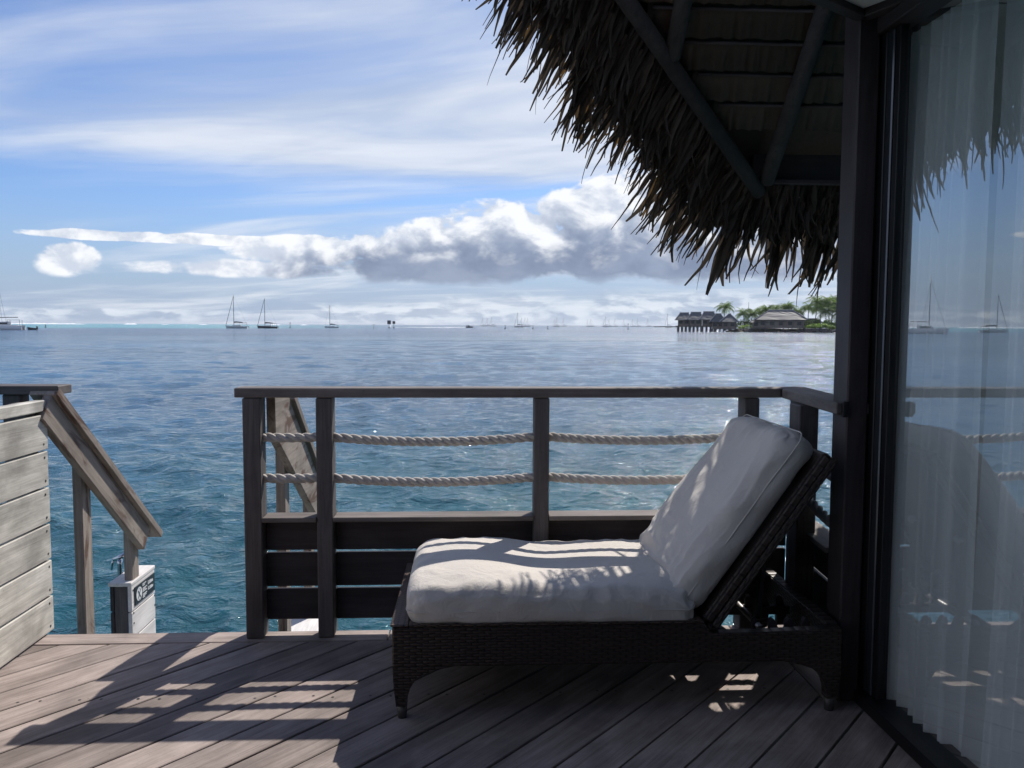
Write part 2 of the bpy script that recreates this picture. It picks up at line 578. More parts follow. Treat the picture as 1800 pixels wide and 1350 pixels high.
# ------------------------------------------------------------------ deck
def clip_poly(poly, n, d):
    out = []
    for i in range(len(poly)):
        p, q = poly[i], poly[(i + 1) % len(poly)]
        a, b = p[0] * n[0] + p[1] * n[1] - d, q[0] * n[0] + q[1] * n[1] - d
        if a >= 0: out.append(p)
        if (a >= 0) != (b >= 0):
            u = a / (a - b)
            out.append((p[0] + (q[0] - p[0]) * u, p[1] + (q[1] - p[1]) * u))
    return out

def build_deck():
    rnd = random.Random(4)
    deck = thing('deck', (0, 2, 0), 'weathered grey timber deck of planks laid on the diagonal', 'deck', kind='structure')
    th = rad(48.5)
    d = Vector((math.cos(th), math.sin(th)))
    n = Vector((-d.y, d.x))
    M0 = Matrix.Rotation(th, 4, 'Z')
    rect = [(-2.06, -1.6), (1.44, -1.6), (1.44, 3.598), (-2.06, 3.598)]
    pitch, gap = .1615, .0088
    ph = -(-1.197 * n.x * -1) if False else (-1.197 * n.x + 2.572 * n.y)
    screws = []
    for i in range(-40, 40):
        c0 = ph + i * pitch
        # planks stop at the border plank under the railing return
        poly = clip_poly(clip_poly(rect, n, c0 + gap / 2), -n, -(c0 + pitch - gap / 2))
        if len(poly) < 3: continue
        cut = clip_poly(clip_poly(poly, Vector((0, 1)), 2.95), Vector((-1, 0)), -1.322)
        low = clip_poly(poly, Vector((0, -1)), -2.95)
        if not cut and not low: continue
        area = abs(sum(poly[j][0] * poly[(j + 1) % len(poly)][1] - poly[(j + 1) % len(poly)][0] * poly[j][1] for j in range(len(poly)))) / 2
        if area < .0002: continue
        c = Vector((sum(p[0] for p in poly) / len(poly), sum(p[1] for p in poly) / len(poly), 0))
        dz = rnd.uniform(-.0012, .0012)
        M = Matrix.Translation(c) @ M0
        Mi = M.inverted()
        pcs = []
        straight = max(p[0] for p in poly) <= 1.322 or max(p[1] for p in poly) <= 2.95
        for pl in ([poly] if straight else [cut, low]):
            if len(pl) < 3: continue
            v, f = prismv([(p[0], p[1], -.03) for p in pl], (0, 0, .03 + dz))
            pcs.append(bevelled([Mi @ q for q in v], f, .0028 if straight else 0))
        if not pcs: continue
        v, f = merge(pcs)
        mobj('plank', v, f, W_deck('x'), deck, M)
        for e in (-1.55, -.95, -.35, .25, .85, 1.45, 2.05, 2.65, 3.2):
            for off in (.028, pitch - .028):
                pt = n * (c0 + off) + d * ((e + .12 * 0 - (n * c0).y * 0) )
                # joists run along X, so screws line up in rows of constant depth
                yy = e + 1.0
                tpar = (yy - (n * (c0 + off)).y) / d.y
                pt = n * (c0 + off) + d * tpar
                if -1.9 < pt.x < 1.2 and pt.y < 3.55:
                    screws.append((pt.x + rnd.uniform(-.004, .004), pt.y + rnd.uniform(-.01, .01), .0016))
    V, F = [], []
    for x, y, z in screws:
        o = len(V)
        for q in range(8):
            V.append((x + .0056 * math.cos(q * .785), y + .0056 * math.sin(q * .785), z))
        F.append(tuple(range(o, o + 8)))
    s = mobj('screw_heads', V, F, plain('screw_steel', (.03, .028, .028), .5), deck)
    s['kind'] = 'stuff'
    # border board along the front edge, with butt joints
    for x0, x1 in ((-2.06, -.377), (-.371, 1.2), (1.206, 1.56)):
        box('border_board', (x0, 3.602, -.03), (x1, 3.722, .002), W_deck('x'), deck, .003)
    box('border_board', (1.328, 2.954, -.03), (1.44, 3.598, .001), W_deck('y'), deck)
    # structure under the boards
    for y in (-.55, .05, .65, 1.25, 1.85, 2.45, 3.05, 3.56):
        box('joist', (-2.04, y - .03, -.19), (1.42, y + .03, -.033), W_dark('x'), deck)
    box('rim_joist', (-2.06, 3.66, -.22), (1.56, 3.70, -.033), W_rail('x'), deck)
    box('rim_joist', (1.425, -1.6, -.22), (1.47, 3.62, -.034), W_rail('y'), deck)
    for x in (-1.9, -.2, 1.45):
        v, f = tubev([(x, 3.45, -.2), (x, 3.45, -3.0)], .11, 14)
        mobj('pile', v, f, plain('concrete_pile', (.25, .25, .24), .9), deck, smooth=True)
build_deck()

# ------------------------------------------------------------------ rope
def rope(name, pts, parent, dia=.042, pitch=.122):
    """three-strand twisted rope along a polyline with sag already in it"""
    P = [Vector(p) for p in pts]
    L = [0.0]
    for a, b in zip(P, P[1:]): L.append(L[-1] + (b - a).length)
    n = int(L[-1] / .0075)
    parts = []
    def at(s):
        s = max(0, min(L[-1] - 1e-6, s))
        for i in range(len(P) - 1):
            if L[i + 1] >= s:
                u = (s - L[i]) / (L[i + 1] - L[i])
                return P[i].lerp(P[i + 1], u), (P[i + 1] - P[i]).normalized()
    for sidx in range(3):
        path = []
        for i in range(n + 1):
            s = L[-1] * i / n
            p, d = at(s)
            y = Vector((0, 0, 1)).cross(d).normalized()
            z = d.cross(y)
            a = 2 * math.pi * (s / pitch + sidx / 3.0)
            a += .25 * math.sin(s * 9.0) + .15 * math.sin(s * 23.0)
            path.append(p + (y * math.cos(a) + z * math.sin(a)) * dia * .262 - P[0])
        parts.append(tubev(path, dia * .262, 9))
    v, f = merge(parts)
    return mobj(name, v, f, rope_mat(), parent, Matrix.Translation(P[0]), smooth=True)

def sag(p0, p1, drop, n=16):
    p0, p1 = Vector(p0), Vector(p1)
    return [p0.lerp(p1, i / n) - Vector((0, 0, drop * (1 - (2 * i / n - 1) ** 2))) for i in range(n + 1)]

# ------------------------------------------------------------------ front railing
def build_railing():
    t = thing('deck_railing', (.2, 3.68, 0), 'dark timber railing with rope infill along the front of the deck', 'railing')
    posts = [(-1.0, -.924), (-.683, -.614), (.278, .345), (1.225, 1.292)]
    for a, b in posts:
        box('post', (a, 3.63, .004), (b, 3.73, 1.078), W_rail('z'), t, .004)
    # cap rail, mitred into the return
    prism('cap_rail', [(-1.032, 3.625, 1.08), (1.385, 3.625, 1.08), (1.535, 3.745, 1.08), (-1.032, 3.745, 1.08)], (0, 0, .042), W_cap('x'), t, .004)
    prism('cap_rail', [(1.3885, 3.6225, 1.08), (1.327, 2.932, 1.08), (1.452, 2.932, 1.08), (1.538, 3.7425, 1.08)], (0, 0, .042), W_cap('y'), t, .004)
    bays = [(-.922, -.685), (-.612, .276), (.347, 1.223)]
    for a, b in bays:
        box('ledge', (a, 3.622, .528), (b, 3.736, .549), W_cap('x'), t, .003)
        for z0, z1 in ((.385, .5255), (.219, .3725), (.066, .2065)):
            box('board', (a - .0005, 3.698, z0), (b + .0005, 3.722, z1), W_low('x'), t, .003)
    # the return towards the bungalow
    box('post', (1.338, 3.29, .004), (1.418, 3.40, 1.078), W_rail('z'), t, .004)
    box('post', (1.47, 3.64, .004), (1.535, 3.73, 1.078), W_rail('z'), t, .004)
    bar('ledge', (1.465, 3.62, .5385), (1.418, 3.06, .5385), .115, .021, W_cap('x'), t)
    box('ledge', (1.295, 3.622, .528), (1.40, 3.736, .549), W_cap('x'), t, .003)
    for z0, z1 in ((.385, .5255), (.219, .3725), (.066, .2065)):
        bar('board', (1.475, 3.615, (z0 + z1) / 2), (1.432, 3.06, (z0 + z1) / 2), .022, z1 - z0, W_low('x'), t)
        box('board', (1.300, 3.698, z0), (1.455, 3.722, z1), W_low('x'), t, .003)
    for z in (.897, .714):
        pts = []
        for (a, b), dr in zip([(-.965, -.65), (-.65, .31), (.31, 1.26), (1.26, 1.44)], (.005, .024, .021, .003)):
            pts += sag((a, 3.685, z + .004), (b, 3.685, z + .004), dr)[(1 if pts else 0):]
        rope('rope', pts, t)
        rope('rope', sag((1.49, 3.66, z - .005), (1.385, 3.34, z - .01), .01) + sag((1.385, 3.34, z - .01), (1.41, 2.99, z - .09), .015)[1:], t)
    box('bracket', (1.345, 2.915, 1.072), (1.37, 2.931, 1.128), plain('black_metal', (.02, .02, .022), .45, .6), t, .002)
build_railing()

# ------------------------------------------------------------------ privacy screen on the left
def build_screen():
    t = thing('privacy_screen', (-1.92, 2.7, 0), 'pale bleached board screen standing along the side of the deck', 'screen')
    y0, y1 = 1.1, 3.768
    rnd = random.Random(2)
    ztop = .994
    for i in range(6):
        z1 = ztop - i * .1655
        z0 = z1 - .157
        e = rnd.uniform(-.004, .004)
        b = box('board', (-1.923, y0, z0), (-1.900 + rnd.uniform(-.001, .001), y1 + e + i * .0, z1), W_pale('y'), t, .0035)
        for zz in (z0 + .026, z1 - .026):
            for yy in (3.738, 3.1, 2.5):
                v, f = tubev([(0, 0, 0), (.0025, 0, 0)], .0055, 10)
                mobj('screw', v, f, plain('screw_steel', (.03, .028, .028), .5), b, Matrix.Translation((-1.9005, yy + rnd.uniform(-.006, .006), zz)))
    box('board', (-1.945, y0, 1.008), (-1.899, y1 - .002, 1.058), W_pale('y'), t, .004)
    for y in (3.70, 2.6, 1.5):
        box('post', (-2.01, y - .04, 0), (-1.926, y + .04, 1.05), W_rail('z'), t, .004)
build_screen()

# ------------------------------------------------------------------ stairs to the water
def build_stairs():
    st = thing('water_stairs', (-1.43, 3.75, 0), 'timber steps going down from the deck into the lagoon', 'stairs')
    for i in range(6):
        y = 3.80 + i * .24
        z = -.19 - i * .178
        box('tread', (-1.83, y, z), (-1.03, y + .225, z + .035), W_white('x'), st, .003)
    for x in (-1.86, -1.025):
        bar('stringer', (x, 3.76, -.17), (x, 5.35, -1.38), .045, .22, W_rail('x'), st)

    def rail(name, x0, x1, xp, a, b, ap, posts, label):
        r = thing(name, (xp, 4.2, 0), label, 'handrail')
        (ya, za), (yb, zb) = a, b
        xm = (x0 + x1) / 2
        bar('handrail', (xm, ya, za - .02), (xm, yb, zb - .02), x1 - x0, .04, W_stair('x'), r)
        d = Vector((0, yb - ya, zb - za)).normalized()
        nrm = Vector((0, d.z, -d.y))
        p0, p1 = Vector((xp, ya + .02, za)) + nrm * (.042 + ap / 2), Vector((xp, yb - .10, zb + .10 * abs(d.z / d.y))) + nrm * (.042 + ap / 2)
        if ap: bar('apron_board', p0, p1, .04, ap, W_stair('x'), r)
        for y in posts:
            ztop = za + (y - ya) * (zb - za) / (yb - ya) - .058
            box('post', (xp - .067, y, -1.6), (xp + .003 - .024, y + .095, ztop), W_stair('z'), r, .004)
        return r
    r = rail('stair_handrail', -1.985, -1.86, -1.905, (3.80, 1.115), (4.99, .155), .135, (4.13, 4.70),
         'sloping timber handrail of the steps beside the pale screen')
    box('newel_cap', (-3.2, 3.80, 1.078), (-1.862, 3.93, 1.118), W_rail('x'), r, .004)
    box('post', (-2.12, 3.82, .0), (-2.04, 3.90, 1.076), W_rail('z'), r, .004)
    r = rail('stair_handrail', -.985, -.86, -.905, (4.06, 1.07), (5.25, .215), 0, (4.10, 4.74),
         'sloping timber handrail of the steps seen behind the front railing')
    prism('apron_board', [(-.922, 3.736, 1.072), (-.922, 4.0, 1.072), (-.922, 4.06, 1.02), (-.922, 5.15, .238), (-.922, 5.15, .03), (-.922, 3.74, .90)], (.04, 0, 0), W_stair('y'), r, .003)

    lw = thing('stair_side_panel', (-2.0, 4.88, -1.2), 'low whitewashed panel at the foot of the steps, carrying a dark sign', 'panel')
    zt = -.06
    for i in range(5):
        z1 = zt - .022 - i * .152
        box('board', (-1.940, 4.66, z1 - .146), (-1.918, 5.0, z1), W_white('y'), lw, .003)
        box('board', (-2.042, 4.67, z1 - .146), (-2.022, 5.0, z1), W_low('y'), lw, .003)
    prism('cap', [(-2.045, 4.652, zt - .02), (-1.915, 4.652, zt - .02), (-1.915, 5.006, zt - .02), (-2.045, 5.006, zt - .02)], (0, 0, .022), W_white('y'), lw, .004)
    box('post', (-2.018, 4.672, -1.8), (-1.944, 4.735, zt - .022), W_rail('z'), lw, .003)
    for z in (-.11, -.24, -.30):
        for y in (4.722, 5.03):
            v, f = tubev([(0, 0, 0), (.003, 0, 0)], .006, 8)
            mobj('screw', v, f, plain('screw_steel', (.03, .028, .028), .5), lw, Matrix.Translation((-1.9185, y - .04, z)))
    sg = thing('depth_sign', (-1.914, 4.83, -.19), 'small dark plate with a white round emblem and pale lettering', 'sign')
    y0, y1, z0, z1 = 4.695, 4.985, -.205, -.098
    box('plate', (-1.917, y0, z0), (-1.912, y1, z1), plain('sign_plate', (.02, .026, .032), .35), sg, .001)
    wh = plain('sign_white', (.72, .74, .76), .5, var=.03)
    ring = []
    cy, cz = y0 + .055, (z0 + z1) / 2
    for q in range(24):
        a, b = q * math.pi / 12, (q + 1) * math.pi / 12
        ring.append(([(-1.9105, cy + .040 * math.cos(a), cz + .040 * math.sin(a)), (-1.9105, cy + .040 * math.cos(b), cz + .040 * math.sin(b)),
                      (-1.9105, cy, cz)], [(0, 1, 2)]))
    v, f = merge(ring)
    mobj('emblem', v, f, wh, sg)
    gm = plain('sign_grey', (.18, .21, .23), .5, var=.03)
    figs = [tubev([(-1.9095, cy - .018, cz - .022), (-1.9095, cy + .018, cz + .024)], .0028, 5), tubev([(-1.9095, cy - .018, cz + .022), (-1.9095, cy + .018, cz - .024)], .0028, 5),
            tubev([(-1.9095, cy - .01, cz + .03), (-1.9095, cy, cz + .034), (-1.9095, cy + .01, cz + .03)], .002, 5),
            tubev([(-1.9095, cy - .01, cz - .03), (-1.9095, cy, cz - .034), (-1.9095, cy + .01, cz - .03)], .002, 5)]
    v, f = merge(figs)
    mobj('pictogram', v, f, gm, sg)
    rnd = random.Random(8)
    txt = []
    for i, ln in enumerate((.055, .035, 0, .06, .045, .06, 0, .058, .05, .03)):
        z = z1 - .014 - i * .0088
        y = y0 + .105
        while y < y0 + .105 + ln:
            w = rnd.uniform(.003, .006)
            txt.append((boxv((-1.912, y, z - .0026), (-1.9106, y + w, z + .0026)), BOXF))
            y += w + .0018
    for zc in (z1 - .03, z1 - .064):
        y = y0 + .185
        for w, h in ((.008, .022), (.004, .005), (.013, .018), (.013, .018), (.018, .013)):
            txt.append((boxv((-1.912, y, zc - .010), (-1.9106, y + w, zc - .010 + h)), BOXF))
            y += w + .0045
    v, f = merge(txt)
    mobj('lettering', v, f, wh, sg)

    tp = thing('shower_tap', (-2.10, 5.05, -.4), 'chrome foot shower tap behind the handrail post', 'tap')
    ch = plain('chrome', (.55, .57, .60), .15, 1.0, .05)
    q = Vector((-2.135, 5.03, 0))
    tube('pipe', [q + Vector(p) for p in ((0, 0, -1.3), (0, 0, -.06), (0, 0, -.03))], [.014, .014, .018], ch, tp, 12)
    tube('spout', [q + Vector(p) for p in ((-.035, -.01, -.03), (.005, 0, -.015), (.05, .01, .012))], [.012, .014, .014], ch, tp, 10)
    tube('lever', [q + Vector(p) for p in ((-.028, -.01, -.028), (-.04, -.01, -.05), (-.044, -.012, -.09))], [.009, .008, .006], ch, tp, 8)

    rp = thing('stair_side_panel', (-.93, 4.6, -1.2), 'sunlit white panel top glimpsed under the front railing', 'panel')
    box('cap', (-1.048, 4.3, -.32), (-.80, 4.9, -.298), W_white('y'), rp, .004)
    for i in range(4):
        box('board', (-1.04, 4.31, -.47 - i * .15), (-1.018, 4.88, -.325 - i * .15), W_white('y'), rp, .003)
    box('post', (-.96, 4.62, -1.8), (-.88, 4.70, -.322), W_stair('z'), rp, .003)
build_stairs()

# ------------------------------------------------------------------ sun lounger
def arc(cx, cz, r, a0, a1, n=8):
    return [(cx + r * math.cos(rad(a0 + (a1 - a0) * i / n)), cz + r * math.sin(rad(a0 + (a1 - a0) * i / n))) for i in range(n + 1)]

LX0, LX1, LY0, LY1, LZ = -.284, 1.345, 2.85, 3.612, .338

def build_lounger():
    t = thing('sun_lounger', (.53, 3.23, 0), 'dark brown woven wicker sun lounger with its back raised', 'sun lounger')
    xz, yz, xy = wicker('xz'), wicker('yz'), wicker('xy')
    tk = .045
    zb = .192
    for y in (LY0, LY1 - tk):
        pr = [(LX0 + .004, zb), (LX1 - .004, zb), (LX1 - .004, .312), (1.02, .300), (.86, .300), (.835, LZ), (LX0 + .004, LZ)]
        prism('side_apron', [(a, y, b) for a, b in pr], (0, tk, 0), xz, t, .005)
    box('end_apron', (LX0, LY0 + tk, zb), (LX0 + .055, LY1 - tk, LZ - .001), yz, t, .006)
    box('end_apron', (LX1 - .05, LY0 + tk, zb), (LX1, LY1 - tk, .318), yz, t, .006)
    # flat woven rim on top; sunlight on it is put into a paler colour
    for lo, hi in (((LX0 - .002, LY0 - .003, LZ), (LX0 + .062, LY1 + .003, LZ + .009)), ((LX0 + .063, LY0 - .003, LZ), (.832, LY0 + .05, LZ + .009)), ((LX0 + .063, LY1 - .05, LZ), (.832, LY1 + .003, LZ + .009))):
        box('rim', lo, hi, wicker('xy', 2.6), t, .004)
    for side in (0, 1):
        for end in (0, 1):
            prof = [(-.280, zb + .004), (-.276, .12), (-.268, .05), (-.266, .048), (-.229, .048), (-.226, .085), (-.217, .115), (-.200, .142), (-.172, .163), (-.13, .178), (-.05, zb + .004)]
            if end: prof = [(LX0 + LX1 - a, b) for a, b in prof][::-1]
            y = LY0 + .001 if not side else LY1 - .046
            leg = prism('leg', [(a, y, b) for a, b in prof], (0, .045, 0), xz, t, .004)
            cx = sum(p[0] for p in prof if p[1] < .05) / 2
            v, f = tubev([(0, 0, -.048), (0, 0, .012)], [.016, .0195], 14)
            mobj('foot_cap', v, f, plain('foot_metal', (.13, .125, .12), .5, .6), leg, Matrix.Translation((cx, y + .0225, .048)), smooth=True)
    box('platform', (LX0 + .058, LY0 + .05, .305), (.86, LY1 - .05, LZ - .004), xy, t, .004)
    # back frame
    hinge = Vector((.835, 0, .338)); top = Vector((1.268, 0, .952))
    d = (top - hinge).normalized()
    nrm = Vector((-d.z, 0, d.x))
    bm = bar('backrest_frame', Vector((hinge.x, 3.225, hinge.z)) - nrm * .022, Vector((top.x, 3.225, top.z)) - nrm * .022, .69, .042, xy, t, .012)
    for y in (2.90, 3.55):
        bar('backrest_rail', Vector((hinge.x, y, hinge.z)) - nrm * .055, Vector((top.x, y, top.z)) - nrm * .05, .04, .03, xz, t, .006)
    blk = plain('black_metal', (.02, .02, .022), .45, .6)
    # notched rack bars
    wd = W_low('x')
    for y in (2.955, 3.22):
        rk = box('rack', (1.0, y - .017, .238), (LX1 - .06, y + .017, .272), wd, t, .003)
        for i in range(4):
            x = 1.045 + i * .062
            pr = [(x, .272), (x - .004, .298), (x + .002, .313), (x + .012, .317), (x + .021, .309), (x + .03, .288), (x + .037, .272)]
            prism('tooth', [(a, y - .012, b) for a, b in pr], (0, .024, 0), wd, rk, .002)
        box('bracket', (1.235, y - .012, zb), (1.275, y + .012, .236), wd, t, .003)
    box('cross_member', (.915, 2.90, .20), (.95, 3.56, .236), W_low('y'), t, .003)
        # support struts and their cross bar
    for y in (3.0, 3.33):
        a = hinge + d * .36 - nrm * .07
        s = bar('strut', (a.x, y, a.z), (1.075, y, .30), .022, .04, blk, t, .004, up=(0, 1, 0))
        v, f = tubev([(0, -.018, 0), (0, .018, 0)], .016, 14)
        mobj('bolt', v, f, plain('worn_aluminium', (.35, .34, .33), .4, .8), s, Matrix.Translation((a.x, y, a.z)), smooth=True)
    tube('cross_bar', [(1.062, 2.93, .292), (1.062, 3.4, .292)], .012, plain('worn_aluminium', (.35, .34, .33), .4, .8), t, 12)
    for y in (2.92, 3.50):
        tube('link_arm', [(.86, y, .33), (.95, y, .262)], .013, plain('grey_metal', (.10, .11, .12), .4, .8), t, 10)
        v, f = tubev([(0, -.02, 0), (0, .02, 0)], .02, 14)
        mobj('roller', v, f, plain('pale_plastic', (.42, .41, .40), .5), t, Matrix.Translation((.952, y, .262)), smooth=True)
build_lounger()

def pad_mesh(L, Wd, T, M, fn, nx=96, ny=64, nz=10, r=.05):
    """rounded, slightly overstuffed cushion; fn adds folds"""
    idx, V, F = {}, [], []
    def vert(i, j, q):
        key = (i, j, q)
        if key in idx: return idx[key]
        p = Vector((2 * i / nx - 1, 2 * j / ny - 1, 2 * q / nz - 1))
        h = Vector((L / 2, Wd / 2, T / 2))
        w = Vector((p.x * h.x, p.y * h.y, p.z * h.z))
        rr = min(r, T * .49)
        inner = Vector([max(-h[a] + rr, min(h[a] - rr, w[a])) for a in range(3)])
        dd = w - inner
        if dd.length > 1e-9: w = inner + dd.normalized() * rr
        puff = (1 - .30 * abs(p.x) ** 5) * (1 - .32 * abs(p.y) ** 4)
        w.z *= .82 + .24 * puff if p.z > 0 else 1.0
        # corners pull in
        w.x *= 1 - .02 * abs(p.y) ** 6
        w.y *= 1 - .025 * abs(p.x) ** 6
        w += fn(p, w)
        idx[key] = len(V)
        V.append(w)
        return idx[key]
    for q in (0, nz):
        for i in range(nx):
            for j in range(ny):
                c = [vert(i, j, q), vert(i + 1, j, q), vert(i + 1, j + 1, q), vert(i, j + 1, q)]
                F.append(tuple(c if q else c[::-1]))
    for q in range(nz):
        for i in range(nx):
            F.append((vert(i, 0, q), vert(i + 1, 0, q), vert(i + 1, 0, q + 1), vert(i, 0, q + 1)))
            F.append((vert(i, ny, q), vert(i, ny, q + 1), vert(i + 1, ny, q + 1), vert(i + 1, ny, q)))
        for j in range(ny):
            F.append((vert(0, j, q), vert(0, j, q + 1), vert(0, j + 1, q + 1), vert(0, j + 1, q)))
            F.append((vert(nx, j, q), vert(nx, j + 1, q), vert(nx, j + 1, q + 1), vert(nx, j, q + 1)))
    return V, F

def fold(p, ax, freq, seed):
    """soft ridged noise: sharp creases with broad valleys"""
    n = mnoise.noise(Vector((p[0] * freq[0] + seed, p[1] * freq[1], p[2] * freq[2])))
    return (1 - abs(n) * 2.2)

def build_cushion():
    t = thing('lounger_cushion', (.3, 3.2, .345), 'off white canvas cushion folded over the wicker lounger', 'cushion')
    cv = fabric()
    L, Wd, T = 1.05, .704, .128
    def seat_fn(p, w):
        o = Vector()
        n = mnoise.noise(Vector((w.x * 2.6 + 3, w.y * 3.0, .3))) + .45 * mnoise.noise(Vector((w.x * 6 + 1, w.y * 9.0, 2.3)))
        hump = .022 * math.exp(-((w.x + .30) / .24) ** 2) - .012 * math.exp(-((w.x - .05) / .2) ** 2)
        if p.z > -.5: o.z += (n * .010 + hump * (1 - p.y ** 4)) * min(1, p.z + .5)
        edge = max(abs(p.y), abs(p.x)) ** 5
        o.z += .013 * edge * fold(w, 2, (9, 9, 3), 1.0) * (.5 if p.z < 0 else 1) - .006 * edge
        side = max(0, (abs(p.y) - .86) / .14)
        o.y += side * .007 * mnoise.noise(Vector((w.x * 11, p.y * 3, w.z * 30))) * (1 if p.y < 0 else 1)
        # gathered end by the hinge
        g = max(0, (p.x - .80) / .2) ** 2
        o.y += g * .012 * math.sin(w.z * 160 + w.x * 40) * abs(p.y)
        o.z += g * (-.012 + .012 * fold(w, 2, (14, 5, 8), 5))
        o.z -= .030 * max(0, -p.y) ** 4 * max(0, p.x) ** 2
        # the near side slumps over the rim
        o.z -= .016 * max(0, -p.y) ** 10 * (1 if p.z < 0 else .5)
        return o
    Ms = Matrix.Translation((.288, 3.204, .342 + T / 2))
    v, f = pad_mesh(L, Wd, T, Ms, seat_fn)
    s = mobj('seat_pad', v, f, cv, t, Ms, smooth=True)

    Lb, Tb = .785, .136
    hinge = Vector((.835, 0, .338)); top = Vector((1.268, 0, .952))
    d = (top - hinge).normalized()
    nrm = Vector((-d.z, 0, d.x))
    Mb = Matrix((d, Vector((0, 1, 0)), -nrm.cross(d) * 0 + nrm)).transposed().to_4x4()
    if Mb.to_3x3().determinant() < 0:
        pass
    c = hinge + d * (Lb / 2 - .02) + nrm * (Tb / 2 + .006)
    Mb.translation = Vector((c.x, 3.225, c.z))
    def back_fn(p, w):
        o = Vector()
        n = mnoise.noise(Vector((w.x * 2.4 + 9, w.y * 2.8, 1.7)))
        # sagging belly lower down, pulled thin at the top edge
        belly = .028 * math.exp(-((w.x + .10) / .27) ** 2)
        if p.z > 0: o.z += (n * .012 + belly * (1 - p.y ** 4)) * p.z
        o.z -= .026 * max(0, p.x) ** 5
        o.y -= .022 * p.y * max(0, p.x) ** 8
        e = abs(p.y) ** 3
        o.z += .006 * mnoise.noise(Vector((w.x * 7 + w.y * 9, w.y * 3 - w.x * 4, 8.8))) * max(0, p.z)
        # long creases fanning from the lower near corner and along the near edge
        cr = fold(w, 2, (5, 16, 4), 2.0)
        o.z += .016 * e * cr * (1 if p.z > 0 else .3)
        low = max(0, -p.x) ** 2
        o.z += .020 * low * fold(w, 2, (16, 6, 5), 7.0) * (1 if p.z > 0 else .2)
        hi = max(0, p.x - .55) / .45
        o.z += .016 * hi * fold(w, 2, (6, 13, 4), 4.0)
        o.x += .012 * hi * mnoise.noise(Vector((w.y * 9, 3.3, w.z * 12)))
        o.y += .008 * e * mnoise.noise(Vector((w.x * 9, 1.3, w.z * 25)))
        return o
    v, f = pad_mesh(Lb, .675, Tb, Mb, back_fn, nx=110, ny=90, nz=14, r=.068)
    b = mobj('back_pad', v, f, cv, t, Mb, smooth=True)
    # stitched piping round both pads
    def piping(name, L, Wd, zl, parent, M, seed):
        pts = []
        hx, hy = L / 2 + .0005, Wd / 2 + .0005
        r = .05
        for cx, cy, a0 in ((hx - r, hy - r, 0), (-hx + r, hy - r, 90), (-hx + r, -hy + r, 180), (hx - r, -hy + r, 270)):
            for q in range(7):
                a = rad(a0 + 15 * q)
                pts.append(Vector((cx + r * math.cos(a), cy + r * math.sin(a), zl)))
        path = []
        for i in range(len(pts)):
            p0, p1 = pts[i], pts[(i + 1) % len(pts)]
            m_ = max(1, int((p1 - p0).length / .02))
            for q in range(m_):
                p = p0.lerp(p1, q / m_)
                p.z += .004 * mnoise.noise(Vector((p.x * 7, p.y * 7, seed)))
                path.append(p)
        path.append(path[0])
        v, f = tubev(path, .0024, 6, cap=False)
        mobj(name, v, f, cv, parent, M, smooth=True)
    piping('piping', L * .992, Wd * .992, -.018, s, Ms, 1)
    piping('piping', Lb * .992, .675 * .99, .02, b, Mb, 5)
build_cushion()

# ------------------------------------------------------------------ thatched roof
C0 = Vector((1.38, 4.0, 2.098))
HD = Vector((-.744, -.63, .600))
SLOPE = .94

